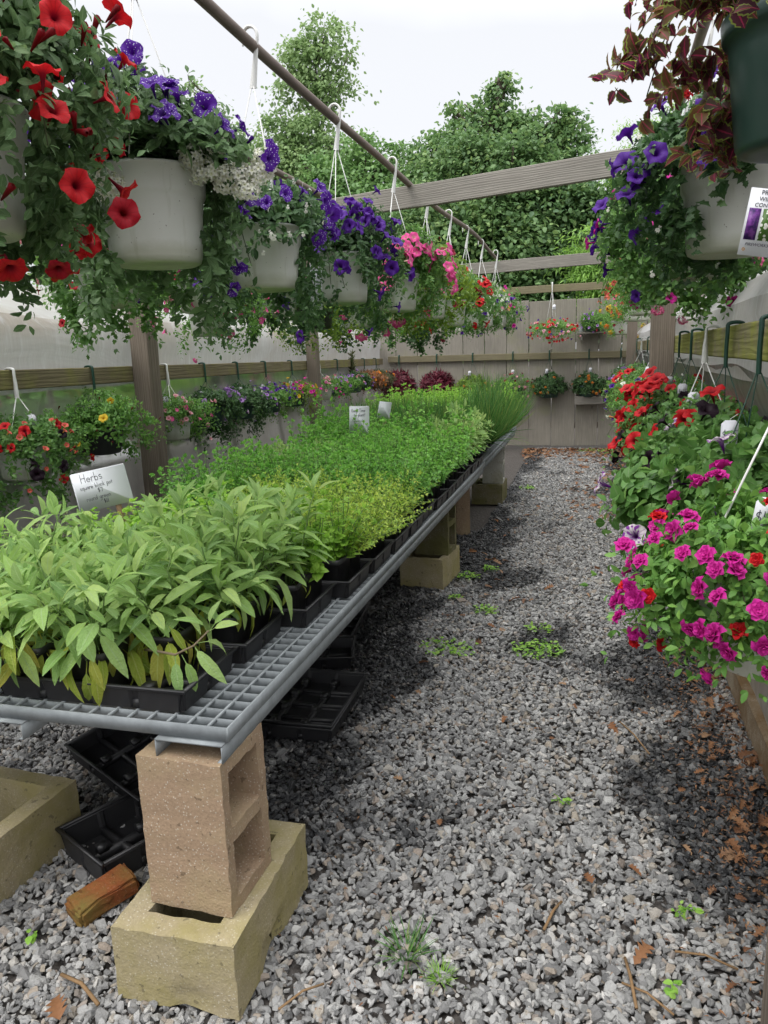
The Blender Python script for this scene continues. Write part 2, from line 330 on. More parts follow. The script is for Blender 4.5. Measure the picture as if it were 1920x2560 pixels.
PC = dict(red=((0.62, 0.012, 0.018), (0.10, 0.0, 0.01)), deepred=((0.40, 0.008, 0.02), (0.06, 0, 0)), violet=((0.085, 0.014, 0.27), (0.03, 0.0, 0.10)),
          magenta=((0.62, 0.025, 0.32), (0.30, 0.0, 0.12)), hotpink=((0.80, 0.09, 0.33), (0.75, 0.5, 0.45)), lightpink=((0.80, 0.40, 0.44), (0.55, 0.08, 0.12)),
          white=((0.86, 0.86, 0.76), (0.74, 0.76, 0.50)), black=((0.016, 0.006, 0.014), (0.01, 0, 0.005)), yellow=((0.75, 0.50, 0.03), (0.55, 0.25, 0.02)),
          orange=((0.75, 0.26, 0.03), (0.6, 0.1, 0.02)), lavender=((0.42, 0.24, 0.58), (0.14, 0.03, 0.30)), burgundy=((0.26, 0.008, 0.03), (0.05, 0, 0.0)),
          cream=((0.72, 0.66, 0.40), (0.5, 0.4, 0.1)), peach=((0.78, 0.42, 0.16), (0.5, 0.2, 0.05)), coral=((0.70, 0.12, 0.10), (0.5, 0.3, 0.05)))
for k, (c, th) in PC.items(): M['f_'+k] = petalmat('petal_'+k, c, th)
M['f_night'] = petalmat('petal_speckled_violet', (0.095, 0.015, 0.31), (0.03, 0, 0.12), speck=(0.75, 0.72, 0.85))
M['f_bicolor'] = petalmat('petal_violet_white', (0.24, 0.05, 0.34), (0.08, 0.0, 0.14), alt=(0.72, 0.68, 0.66))
# ------------------------------------------------------------------ leaf and flower shapes (unit size)
def leaf_tpl(prof, fold=0.25, bend=0.25, wid=0.4, wave=0.0):
    V = []; A = []; T = []; k = len(prof); rows = []
    for i, (t, ww) in enumerate(prof):
        z = -bend*t*t; c = len(V)
        if ww <= 0: V.append((0, t, z)); A.append((0, t, 0)); rows.append((c, c, c))
        else:
            wz = wave*(1 if i % 2 else -1)
            V += [(-ww*wid, t, z+fold*ww*wid+wz), (0, t, z), (ww*wid, t, z+fold*ww*wid-wz)]; A += [(-1, t, 0), (0, t, 0), (1, t, 0)]; rows.append((c, c+1, c+2))
    for a, b in zip(rows[:-1], rows[1:]):
        for s in (0, 1):
            q = (a[s], a[s+1], b[s+1], b[s])
            if q[0] != q[1]: T.append((q[0], q[1], q[2]))
            if q[2] != q[3]: T.append((q[0], q[2], q[3]) if q[0] != q[3] else (q[0], q[2], q[3]))
    T = [t for t in T if len(set(t)) == 3]
    return np.array(V, float), np.array(T), np.array(A, float)
L_tiny = leaf_tpl([(0, 0), (0.45, 1), (1, 0)], 0.3, 0.2, 0.30)
L_slim = leaf_tpl([(0, 0), (0.4, 1), (1, 0)], 0.3, 0.3, 0.13)
L_oval = leaf_tpl([(0, 0), (0.22, 0.55), (0.55, 1.0), (0.85, 0.55), (1, 0)], 0.3, 0.3, 0.27)
L_broad = leaf_tpl([(0, 0), (0.15, 0.6), (0.45, 1.0), (0.8, 0.6), (1, 0)], 0.22, 0.25, 0.36)
L_sage = leaf_tpl([(-0.35, 0), (-0.33, 0.07), (0, 0.1), (0.12, 0.62), (0.38, 1.0), (0.65, 0.92), (0.88, 0.5), (1, 0)], 0.28, 0.33, 0.19)
L_sage2 = leaf_tpl([(-0.35, 0), (-0.33, 0.07), (0, 0.1), (0.12, 0.55), (0.38, 0.95), (0.65, 1.0), (0.88, 0.5), (1, 0)], 0.35, 0.75, 0.17)
L_col = leaf_tpl([(-0.3, 0), (-0.28, 0.05), (0, 0.12), (0.08, 0.7), (0.2, 0.78), (0.25, 1.0), (0.42, 0.92), (0.48, 1.0), (0.64, 0.72), (0.70, 0.8), (0.85, 0.35), (1, 0)], 0.25, 0.35, 0.40)
L_ivy = leaf_tpl([(-0.2, 0), (0, 0.2), (0.1, 1.0), (0.3, 0.62), (0.5, 0.9), (0.68, 0.4), (1, 0)], 0.15, 0.2, 0.42)
L_blade = leaf_tpl([(0, 0), (0.02, 1), (0.35, 0.9), (0.7, 0.7), (1, 0)], 0.6, 0.10, 0.008)
L_oak = leaf_tpl([(0, 0), (0.12, 0.45), (0.2, 0.9), (0.3, 0.35), (0.42, 1.0), (0.52, 0.35), (0.66, 0.85), (0.75, 0.3), (0.88, 0.5), (1, 0)], 0.5, 0.35, 0.32, 0.03)
def flower_tpl(prof, lobes=5, n=20, ruffle=0.12, notch=0.12, wav=0.05, seed=0):
    r_ = np.random.default_rng(seed); V = []; A = []; T = []
    th = np.arange(n)*2*PI/n
    for i, (r, z) in enumerate(prof):
        f = i/(len(prof)-1)
        lob = 1-notch*f*f*(0.5+0.5*np.cos(th*lobes))*2*(1 if f > 0.6 else 0)
        rr = r*lob*(1+r_.uniform(-wav, wav, n)*f)
        zz = z+ruffle*f*f*np.cos(th*lobes*1.0+1)*r+r_.uniform(-wav, wav, n)*f*0.6
        V.append(np.stack([rr*np.cos(th), rr*np.sin(th), zz], 1)); A.append(np.stack([np.full(n, max(0.0, (r-0.12))/1.0), th, np.zeros(n)], 1))
    for i in range(len(prof)-1):
        for j in range(n):
            a, b, c, d = i*n+j, i*n+(j+1) % n, (i+1)*n+(j+1) % n, (i+1)*n+j
            T += [(a, b, c), (a, c, d)]
    return np.concatenate(V), np.array(T), np.concatenate(A)
F_pet = [flower_tpl([(0.05, -1.15), (0.11, -0.6), (0.2, -0.2), (0.45, 0.0), (0.8, 0.09), (1.0, 0.03)], 5, 20, 0.16, 0.07, 0.06, s) for s in range(3)]
F_cal = [flower_tpl([(0.08, -1.0), (0.25, -0.2), (0.7, 0.08), (1.0, 0.1)], 5, 10, 0.12, 0.10, 0.05, 9)]
def double_tpl():
    a = Acc(); r_ = np.random.default_rng(3)
    for k, (sc, z) in enumerate(((1.0, 0), (0.78, 0.14), (0.52, 0.26), (0.28, 0.36))):
        v, t, A = flower_tpl([(0.08, -0.3), (0.4, -0.02), (0.8, 0.1), (1.0, 0.06+0.1*k)], 5, 15, 0.25, 0.12, 0.10, 20+k)
        c, s = math.cos(k*0.7), math.sin(k*0.7); R = np.array([[c, -s, 0], [s, c, 0], [0, 0, 1]])
        a.add((v*sc)@R.T+[0, 0, z], t, A)
    return np.concatenate(a.v), np.concatenate(a.t), np.concatenate(a.a)
F_dbl = [double_tpl()]
def cluster_tpl():
    a = Acc(); r_ = np.random.default_rng(4); f = flower_tpl([(0.08, -0.5), (0.14, -0.05), (0.55, 0.03), (1.0, 0.02)], 5, 15, 0.1, 0.30, 0.04, 31)
    for i in range(24):
        ph = i*2.399; z = 1-i/24*1.35; rr = math.sqrt(max(0, 1-z*z)); d = nrm(np.array([rr*math.cos(ph), rr*math.sin(ph), z])+r_.normal(size=3)*0.15)
        R = frames(np.cross(d, [0.3, 0.5, 0.2])[None], nrm(d+r_.normal(size=3)*0.25)[None])[0]
        a.add((f[0]*r_.uniform(0.36, 0.46))@R.T+d*np.array([1.0, 1.0, 0.65])*r_.uniform(0.72, 1.12), f[1], f[2]+np.array([0, 0, r_.random()*0.4]))
    return np.concatenate(a.v), np.concatenate(a.t), np.concatenate(a.a)
F_clu = [cluster_tpl()]
def lobelia_tpl():
    a = Acc(); p = leaf_tpl([(0, 0), (0.55, 1), (1, 0)], 0.1, 0.2, 0.33)
    for ang, s in ((-0.5, 1.0), (0, 1.05), (0.5, 1.0), (2.5, 0.55), (-2.5, 0.55)):
        c, sn = math.cos(ang), math.sin(ang); R = np.array([[c, -sn, 0], [sn, c, 0], [0, 0, 1]])
        a.add((p[0]*s)@R.T, p[1], p[2]*[0, 1, 0]+[0.6, 0, 0])
    return np.concatenate(a.v), np.concatenate(a.t), np.concatenate(a.a)
F_lob = [lobelia_tpl()]
F_bud = [flower_tpl([(0.06, -1.6), (0.16, -0.9), (0.22, -0.3), (0.30, 0.05), (0.12, 0.2)], 5, 8, 0.1, 0.1, 0.05, 40)]
FL = dict(pet=F_pet, cal=F_cal, dbl=F_dbl, clu=F_clu, lob=F_lob, bud=F_bud)
_mc = {}
def tpl_mesh(key, tpl, mat, smooth=True):
    if key not in _mc: _mc[key] = rawmesh(key.split('|')[0], tpl[0], tpl[1], tpl[2], smooth, (mat,))
    return _mc[key]

# ------------------------------------------------------------------ plants
def cloud_leaves(rng, P, T, out, per, jit, ang=0.9, upw=0.7):
    """P,T (k,3) points and tangents along stems; returns leaf dirs/normals/positions, several per point."""
    P = np.repeat(P, per, 0); T = np.repeat(T, per, 0); out = np.repeat(out, per, 0); k = len(P)
    r = nrm(rng.normal(size=(k, 3))); side = nrm(np.cross(T, r))
    d = nrm(T*(1-ang*0.6)+side*ang+rng.normal(size=(k, 3))*jit)
    n = nrm(np.array([0, 0, 1.0])*upw+out*0.5+T*0.3+rng.normal(size=(k, 3))*0.35)
    return P, d, n
def place_parts(parent, origin, name, meshes, pos, d, n, size, limit, rng, camsort=True, **k):
    """individual shared-mesh child objects; returns mask of the ones used"""
    N = len(pos); limit = min(limit, N)
    if limit <= 0: return np.zeros(N, bool)
    D = np.linalg.norm(pos+origin-CAM, axis=1)-0.9*size*10
    idx = np.argsort(D)[:limit] if camsort else np.arange(limit)
    Fm = frames(d, n)
    for i in idx:
        s = size[i]; R = Fm[i]*s
        o = bpy.data.objects.new(name, meshes[int(rng.integers(len(meshes)))]); COL.objects.link(o)
        o.parent = parent
        o.matrix_basis = Matrix(((R[0, 0], R[0, 1], R[0, 2], pos[i, 0]), (R[1, 0], R[1, 1], R[1, 2], pos[i, 1]), (R[2, 0], R[2, 1], R[2, 2], pos[i, 2]), (0, 0, 0, 1)))
    m = np.zeros(N, bool); m[idx] = True
    return m
PRE = dict(
    petunia=dict(tpl='oval', mat='lf_pet', size=0.040, n=130, K=11, R=0.22, up=0.15, down=0.24),
    darkpet=dict(tpl='oval', mat='lf_dark', size=0.034, n=170, K=11, R=0.22, up=0.16, down=0.30),
    bigpet=dict(tpl='broad', mat='lf_pet', size=0.062, n=95, K=9, R=0.24, up=0.17, down=0.16),
    cali=dict(tpl='oval', mat='lf_cali', size=0.024, n=170, K=12, R=0.21, up=0.10, down=0.20),
    ivy=dict(tpl='ivy', mat='lf_dark', size=0.045, n=120, K=10, R=0.22, up=0.12, down=0.36),
    burg=dict(tpl='slim', mat='lf_burg', size=0.085, n=120, K=6, R=0.20, up=0.13, down=0.10),
    copper=dict(tpl='slim', mat='lf_copper', size=0.06, n=110, K=8, R=0.20, up=0.10, down=0.14),
    yel=dict(tpl='oval', mat='lf_yel', size=0.034, n=100, K=8, R=0.18, up=0.13, down=0.06),
    lantana=dict(tpl='broad', mat='lf_dark', size=0.036, n=90, K=8, R=0.18, up=0.12, down=0.06),
    coleus=dict(tpl='col', mat='lf_col', size=0.042, n=115, K=9, R=0.26, up=0.24, down=0.34),
)
TPL = dict(oval=L_oval, broad=L_broad, slim=L_slim, ivy=L_ivy, col=L_col, tiny=L_tiny, sage=L_sage, blade=L_blade)
def foliage(parent, origin, preset, zt, rp, flowers, seed, nleaf=0, openang=None, opend=0.85, sc=1.0, shadow=True, **ov):
    rng = np.random.default_rng(seed); p = dict(PRE[preset]); p.update(ov)
    dist = float(np.linalg.norm(np.array(origin)-CAM)); n, K = int(p['n']*0.8), int(p['K'])
    if dist > 6: n = int(n*0.6)
    oa = openang if openang is not None else 0.0; od = opend if openang is not None else 0.0
    fop = lambda ph: od*np.exp(-(np.abs((ph-oa+PI) % (2*PI)-PI)/1.05)**4)
    lum = lambda ph: 0.85+0.16*np.sin(ph*2+seed)+0.12*np.sin(ph*5+seed*2.1)
    ph = rng.uniform(0, 2*PI, n); u = rng.random(n)*(1-0.60*fop(ph)); lump = lum(ph)
    e = p['R']*sc*(0.25+0.8*u)*rng.uniform(0.75, 1.15, n)*lump
    dn = p['down']*u**1.6*rng.uniform(0.3, 1.2, n)*lump*(1-fop(ph))
    zend = p['up']*(1-u)**0.8*rng.uniform(0.5, 1.15, n)-dn
    A = p['up']*rng.uniform(0.8, 1.7, n)
    out = np.stack([np.cos(ph), np.sin(ph), np.zeros(n)], 1)
    r0 = rng.uniform(0, 0.8, n)*rp
    s = np.linspace(0.12, 1, K)[None, :]+rng.uniform(-0.04, 0.04, (n, K))
    rad = r0[:, None]+(e[:, None])*s**0.75
    z = zt+A[:, None]*s+(zend-A)[:, None]*s**2
    lim = np.where(z < zt+0.005, rp+0.012+0.02*rng.random((n, K)), 0); rad = np.maximum(rad, lim)
    wig = np.cumsum(rng.normal(size=(n, K))*0.012, 1)
    P = rad[:, :, None]*out[:, None, :]+np.stack([-out[:, 1], out[:, 0], 0*out[:, 0]], 1)[:, None, :]*wig[:, :, None]
    P[:, :, 2] = z
    Tn = nrm(np.gradient(P, axis=1)); O = np.repeat(out[:, None, :], K, 1)
    # short side shoots filling a bushy dome
    nd = int(p.get('dome', 340)*(1.0 if dist < 4 else 0.9 if dist < 6.5 else 0.75)); K2 = 5
    ph2 = rng.uniform(0, 2*PI, nd); v_ = rng.uniform(-1, 1, nd); kp = ~((v_ < p.get('spill', -0.28)) & (rng.random(nd) < fop(ph2)*1.1)); ph2, v_ = ph2[kp], v_[kp]; nd = len(ph2)
    zz = np.where(v_ > 0, v_*p['up'], v_*p['down']*0.95)*lum(ph2+1.0); rd = p['R']*sc*1.12*np.sqrt(1-np.abs(v_)**2.2)*lum(ph2)
    rd = np.where(v_ < 0, np.maximum(rd, rp+0.03), rd)*rng.uniform(0.82, 1.02, nd)
    o2 = np.stack([np.cos(ph2), np.sin(ph2), 0*ph2], 1); base = o2*rd[:, None]; base[:, 2] = zt+zz
    nv = nrm(o2*(1-0.5*np.abs(v_))[:, None]+np.array([0, 0, 1.0])*(v_*0.9+0.15)[:, None]+rng.normal(size=(nd, 3))*0.35)
    ln_ = rng.uniform(0.03, 0.085, nd)*(p['size']/0.034)**0.4; s2 = np.linspace(0, 1, K2)[None, :, None]
    P2 = base[:, None]+nv[:, None]*ln_[:, None, None]*(s2-0.35); P2[:, :, 2] -= (0.02*s2[:, :, 0]**2)*(1+(v_ < 0)[:, None])
    T2 = nrm(np.gradient(P2, axis=1)); O2 = np.repeat(o2[:, None], K2, 1)
    Pf = np.concatenate([P.reshape(-1, 3), P2.reshape(-1, 3)]); Tf = np.concatenate([Tn.reshape(-1, 3), T2.reshape(-1, 3)]); Of = np.concatenate([O.reshape(-1, 3), O2.reshape(-1, 3)])
    sf = np.concatenate([np.tile(np.linspace(1.1, 0.6, K), n), np.tile(np.linspace(1.1, 0.7, K2), nd)])
    lp, ldir, ln = cloud_leaves(rng, Pf, Tf, Of, 2, 0.35)
    lp = lp+ldir*0.004
    sz = p['size']*rng.uniform(0.6, 1.15, len(lp))*np.repeat(sf, 2)
    used = np.zeros(len(lp), bool); tp = TPL[p['tpl']]; mat = M[p['mat']]
    if nleaf: used = place_parts(parent, origin, 'leaf', [tpl_mesh('leaf|'+preset+p['mat'], tp, mat)], lp, ldir, ln, sz, nleaf, rng)
    a = Acc(); k = ~used
    a.tile(tp, frames(ldir[k], ln[k])*sz[k][:, None, None], lp[k], rng.random(k.sum()))
    sel = rng.permutation(n)[:max(12, n//4 if dist < 5 else n//8)]
    for i in sel:
        v, t = tube_vt(P[i][::2], 0.0016, 3); a.add(v, t, m=1)
    me = a.mesh('foliage', False, (mat, M['stem_dk' if p['mat'] != 'lf_pet' else 'stem']))
    link('foliage', me, parent, kind='stuff')
    tips = np.concatenate([P[:, -1], P2[:, -1], P2[:, -1]]); To = np.concatenate([out, nv, nv])
    for (kind, col, cnt, fs) in flowers:
        w_ = np.exp(-((tips[:, 2]-zt-0.02+p.get('flow', 0))/(0.10+p['up']*0.6+p.get('flow', 0)))**2)+0.12
        w_ *= (np.linalg.norm(tips[:, :2], axis=1) > rp*0.6)+0.25
        tc_ = CAM-np.array(origin); tc_ = tc_/np.linalg.norm(tc_); w_ *= 0.35+np.clip(To@tc_+0.5, 0, 1.5)
        cc = rng.choice(len(tips), max(3, cnt//4), p=w_/w_.sum())            # blooms come in loose groups
        dd_ = np.min(np.linalg.norm(tips[:, None]-tips[cc][None], axis=2), 1); w2 = w_*(np.exp(-(dd_/0.05)**2)+p.get('loose', 0.15))
        pk = rng.choice(len(tips), size=min(cnt, len(tips)), replace=False, p=w2/w2.sum())
        fo = nrm(To[pk]); fn = nrm(fo*0.9+np.array([0, 0, 0.25])+rng.normal(size=(len(pk), 3))*0.38)
        fp = tips[pk]+fn*(0.018+0.5*fs)+fo*0.015; fd = nrm(np.cross(fn, rng.normal(size=(len(pk), 3))))
        if kind == 'lob': fd = nrm(np.array([0, 0, -1.0])+rng.normal(size=(len(pk), 3))*0.3)
        fsz = fs*rng.uniform(0.75, 1.15, len(pk)); px = 2*fs*1900/max(dist, 0.5)
        if px >= 9.5 and kind != 'lob':
            place_parts(parent, origin, 'flower', [tpl_mesh('flower|%s%s%d' % (kind, col, i), f, M['f_'+col]) for i, f in enumerate(FL[kind])], fp, fd, fn, fsz, 300, rng)
        else:
            b = Acc(); b.tile(FL[kind][0], frames(fd, fn)*fsz[:, None, None], fp, rng.random(len(fp)))
            link('blossoms', b.mesh('blossoms', True, (M['f_'+col],)), parent, kind='stuff')

_potc = {}
def pot_mesh(style, rt, rb, h):
    key = (style, rt, rb, h)
    if key in _potc: return _potc[key]
    if style == 'white':
        pr = [(0.001, 0.004), (rb*0.55, 0.006), (rb*0.62, 0.0), (rb*0.9, 0.0), (rb*0.99, 0.006), (rb*1.03, 0.02), (rb+(rt-rb)*0.55, h*0.66), (rb+(rt-rb)*0.72, h*0.70), (rb+(rt-rb)*0.86, h*0.74),
              (rt*0.985, h*0.95), (rt*1.03, h*0.965), (rt*1.035, h*0.985), (rt*1.01, h), (rt*0.95, h), (rt*0.93, h*0.9), (rt*0.8, h*0.5)]
    else:
        pr = [(0.001, 0.003), (rb*0.8, 0.0), (rb*0.97, 0.004), (rb*1.02, 0.015), (rb+(rt-rb)*0.7, h*0.72), (rt*0.97, h*0.84), (rt*1.02, h*0.85), (rt*1.04, h*0.87), (rt*1.06, h*0.99), (rt*1.03, h), (rt*0.96, h*0.99), (rt*0.9, h*0.7)]
    v, t = lathe_vt(pr, 36)
    _potc[key] = rawmesh('pot', v, t, None, True, (M['pot_'+style],)); return _potc[key]
def stroke(a, pts, wd=0.0012, th=0.0006):
    """a flat pen line on the local XZ plane (y = out)"""
    for (x0, z0), (x1, z1) in zip(pts[:-1], pts[1:]):
        d = np.array([x1-x0, z1-z0]); L = np.linalg.norm(d)
        if L < 1e-6: continue
        d /= L; nn = np.array([-d[1], d[0]])*wd/2; e = d*wd*0.35
        q = [np.array([x0, z0])-e+nn, np.array([x0, z0])-e-nn, np.array([x1, z1])+e-nn, np.array([x1, z1])+e+nn]
        v = [(p[0], 0, p[1]) for p in q]+[(p[0], -th, p[1]) for p in q]
        a.add(np.array(v), np.array([(4, 5, 6), (4, 6, 7), (0, 1, 5), (0, 5, 4), (1, 2, 6), (1, 6, 5), (2, 3, 7), (2, 7, 6), (3, 0, 4), (3, 4, 7)]))
def arc(cx, cz, rx_, rz_, a0, a1, n=8): return [(cx+rx_*math.cos(math.radians(a0+(a1-a0)*i/n)), cz+rz_*math.sin(math.radians(a0+(a1-a0)*i/n))) for i in range(n+1)]
GL = {  # handwritten glyphs, x-height 0.5, cap 1.0
 'H': (0.6, [[(0.05, 0), (0.05, 1)], [(0.5, 0), (0.5, 1)], [(0.05, 0.5), (0.5, 0.52)]]), 'e': (0.45, [arc(0.22, 0.24, 0.19, 0.24, 0, 320)+[], [(0.03, 0.25), (0.41, 0.25)]]),
 'r': (0.35, [[(0.06, 0), (0.06, 0.5)], arc(0.24, 0.3, 0.18, 0.2, 180, 50)]), 'b': (0.45, [[(0.06, 0), (0.06, 1)], arc(0.22, 0.24, 0.17, 0.24, 0, 360)]),
 's': (0.4, [arc(0.2, 0.37, 0.14, 0.13, 40, 250)+arc(0.2, 0.13, 0.14, 0.13, 80, -140)]), 'q': (0.45, [arc(0.2, 0.25, 0.17, 0.25, 0, 360), [(0.37, 0.5), (0.37, -0.45)]]),
 'u': (0.45, [[(0.05, 0.5)]+arc(0.2, 0.18, 0.15, 0.18, 180, 360)+[(0.35, 0.5)], [(0.36, 0.5), (0.37, 0)]]), 'a': (0.45, [arc(0.2, 0.24, 0.17, 0.24, 0, 360), [(0.38, 0.5), (0.38, 0)]]),
 'l': (0.2, [[(0.08, 0), (0.08, 1)]]), 'c': (0.4, [arc(0.22, 0.25, 0.17, 0.25, 50, 310)]), 'k': (0.42, [[(0.06, 0), (0.06, 1)], [(0.36, 0.5), (0.07, 0.22), (0.38, 0)]]),
 'p': (0.45, [[(0.06, 0.5), (0.06, -0.45)], arc(0.22, 0.25, 0.17, 0.25, 0, 360)]), 'o': (0.42, [arc(0.2, 0.25, 0.17, 0.25, 0, 360)]), 't': (0.38, [[(0.18, 0), (0.18, 0.8)], [(0.02, 0.5), (0.34, 0.5)]]),
 'n': (0.42, [[(0.05, 0), (0.05, 0.5)], arc(0.2, 0.32, 0.15, 0.18, 180, 0)+[(0.35, 0)]]), 'd': (0.45, [arc(0.2, 0.24, 0.17, 0.24, 0, 360), [(0.37, 1), (0.37, 0)]]),
 'g': (0.45, [arc(0.2, 0.26, 0.17, 0.24, 0, 360), [(0.37, 0.5), (0.37, -0.3)]+arc(0.2, -0.3, 0.17, 0.15, 0, -150)]), 'i': (0.2, [[(0.08, 0), (0.08, 0.5)], [(0.07, 0.68), (0.1, 0.72)]]),
 'm': (0.6, [[(0.05, 0), (0.05, 0.5)], arc(0.17, 0.35, 0.12, 0.15, 180, 0)+[(0.29, 0)], arc(0.41, 0.35, 0.12, 0.15, 180, 0)+[(0.53, 0)]]),
 'G': (0.6, [arc(0.3, 0.5, 0.24, 0.48, 50, 330)+[(0.54, 0.5), (0.33, 0.5)]]), 'T': (0.55, [[(0.27, 0), (0.27, 1)], [(0.02, 1), (0.54, 0.98)]]), 'P': (0.5, [[(0.06, 0), (0.06, 1)], [(0.06, 1)]+arc(0.2, 0.75, 0.24, 0.25, 90, -90)+[(0.06, 0.5)]]),
 '$': (0.5, [arc(0.24, 0.66, 0.18, 0.18, 40, 250)+arc(0.24, 0.3, 0.18, 0.18, 80, -140), [(0.24, -0.1), (0.24, 1.0)]]), '7': (0.5, [[(0.05, 0.9), (0.45, 0.9), (0.25, 0)]]),
 '1': (0.25, [[(0.1, 0), (0.1, 0.9)]]), '4': (0.5, [[(0.1, 0.9), (0.06, 0.4), (0.45, 0.4)], [(0.36, 0.95), (0.36, 0)]]), '5': (0.5, [[(0.42, 0.9), (0.1, 0.9), (0.08, 0.5)]+arc(0.22, 0.28, 0.2, 0.26, 100, -150)]),
 '!': (0.2, [[(0.08, 0.3), (0.08, 1)], [(0.08, 0), (0.08, 0.06)]]), ' ': (0.35, []),
}
def write(a, text, x, z, h, wd, slope=0.0, y=0.0, cjit=0.03, seed=0):
    r = np.random.default_rng(seed)
    for ch in text:
        w_, st = GL[ch]; jz = r.uniform(-cjit, cjit)*h
        for s in st: stroke(a, [(x+px*h, z+pz*h+jz+slope*(px*h)) for px, pz in s], wd)
        x += w_*h+0.05*h; z += slope*(w_*h)
    return x
def tag_mesh(txt='$45'):
    a = Acc(); w_, h_, c = 0.021, 0.036, 0.009
    pts = [(-w_, -h_+c), (-w_+c, -h_), (w_-c, -h_), (w_, -h_+c), (w_, h_-c), (w_-c, h_), (-w_+c, h_), (-w_, h_-c)]
    v = [(x, 0.0004, z) for x, z in pts]+[(x, -0.0004, z) for x, z in pts]; n = 8
    t = [(0, i, i+1) for i in range(1, 7)]+[(8, 8+i+1, 8+i) for i in range(1, 7)]
    for i in range(8): j = (i+1) % 8; t += [(i, i+8, j), (j, i+8, j+8)]
    a.add(np.array(v, float), np.array(t))
    m = 1
    b = Acc(); write(b, txt, -0.017, -0.012, 0.024, 0.0014, seed=3)
    vv = np.concatenate(b.v)+[0, -0.0005, 0]; a.add(vv, np.concatenate(b.t), m=1)
    return a.mesh('price_tag', False, (M['tag'], M['ink']))
TAG = tag_mesh(); TAGB = tag_mesh('$11'); TAGB.name = 'price_tag'
def hanger(parent, color, hz, top, rt, zr, nst, rot, arch=0.022, bodylen=0.13, tag=None, wd=0.011, ax=0.0, over=False):
    """hook over a support at height hz (relative), strands down to the rim; ax = direction of the hook opening"""
    mat = M['hang_'+color]; ca, sa = math.cos(ax), math.sin(ax)
    th = np.linspace(-0.15*PI, PI, 11)
    hp = [(-math.cos(t)*0+arch*math.cos(t), hz+arch*math.sin(t)*1.1) for t in th[::-1]]
    # stem rises on one side (+), arches over, ends in a short tip
    if over: pts = [(0.0, hz-bodylen), (0.001, hz-bodylen*0.5), (0.0, hz-0.03)]+[(-arch+arch*math.cos(t), hz+0.002+arch*0.35*math.sin(t)) for t in np.linspace(0.0, PI, 9)]+[(-2*arch-0.002, hz-0.03)]
    else: pts = [(0.0, hz-bodylen), (arch*0.5, hz-bodylen*0.5)]+[(arch*math.cos(t), hz+arch*1.1*math.sin(t)) for t in np.linspace(-0.3, PI*1.12, 11)]+[(-arch*1.05, hz-0.03)]
    P = np.array([(p[0]*ca, p[0]*sa, p[1]) for p in pts])
    ref = np.array([-sa, ca, 0.0])
    rr = np.full(len(P), 0.0045); rr[0] = 0.005; rr[-1] = 0.002
    # wide flat strap: ellipse, wide along ref
    T = nrm(np.gradient(P, axis=0)); V = []; n = 6; thk = np.full(len(P), 0.0055 if color == 'white' else 0.0065)
    if color == 'white': thk[0] = 0.015; thk[1] = 0.010; thk[-1] = 0.003
    wds = np.full(len(P), wd); wds[0] = wd*0.5 if color == 'white' else wd*1.0; wds[1] = wd*0.7 if color == 'white' else wd; wds[-1] = wd*0.4
    for i in range(len(P)):
        b = nrm(np.cross(T[i], ref)); tt = np.arange(n)*2*PI/n
        V.append(P[i]+np.cos(tt)[:, None]*ref*wds[i]*0.8+np.sin(tt)[:, None]*b*thk[i])
    V = np.concatenate(V); t = []
    for i in range(len(P)-1):
        for j in range(n):
            a, b, c, d = i*n+j, i*n+(j+1) % n, (i+1)*n+(j+1) % n, (i+1)*n+j; t += [(a, b, c), (a, c, d)]
    hk = link('hook', rawmesh('hook', V, np.array(t), None, True, (mat,)), parent)
    apex = np.array([0, 0, hz-bodylen+0.004])
    for i in range(nst):
        a = rot+i*2*PI/nst; e = np.array([rt*math.cos(a), rt*math.sin(a), zr]); off = np.array([math.cos(a), math.sin(a), 0])*0.006
        v, t2 = tube_vt(np.stack([apex+off, apex*0.5+e*0.5+off*0.5+[0, 0, 0.002], e]), 0.0022 if color == 'white' else 0.0018, 5)
        link('strand', rawmesh('strand', v, t2, None, True, (mat,)), hk)
    if tag is not None:
        a = rot+tag[0]; f = min(tag[1], 0.30) if over else tag[1]; e = np.array([rt*math.cos(a), rt*math.sin(a), zr]); q = apex*(1-f)+e*f
        o = link('price_tag', TAG, parent, loc=(q[0]+tag[2], q[1]-0.012, q[2]-0.05)); o.rotation_euler = (0.1, tag[3], tag[4])
        v, t2 = tube_vt(np.array([q, [q[0]+tag[2], q[1]-0.012, q[2]-0.012]]), 0.0008, 4)
        link('tag_string', rawmesh('tag_string', v, t2, None, False, (M['hang_white'],)), parent)
def fixed_blooms(e, kind, col, pts, seed):
    r_ = np.random.default_rng(seed)
    for (x, y, z, s_) in pts:
        nv = nrm(np.array([x*0.6+0.1, -0.55, 0.25])+r_.normal(size=3)*0.3); R = frames(nrm(np.cross(nv, r_.normal(size=3)))[None], nv[None])[0]*s_
        o = link('flower', tpl_mesh('flower|%s%s%d' % (kind, col, 0), FL[kind][0], M['f_'+col]), e)
        o.matrix_basis = Matrix(((R[0, 0], R[0, 1], R[0, 2], x), (R[1, 0], R[1, 1], R[1, 2], y), (R[2, 0], R[2, 1], R[2, 2], z), (0, 0, 0, 1)))
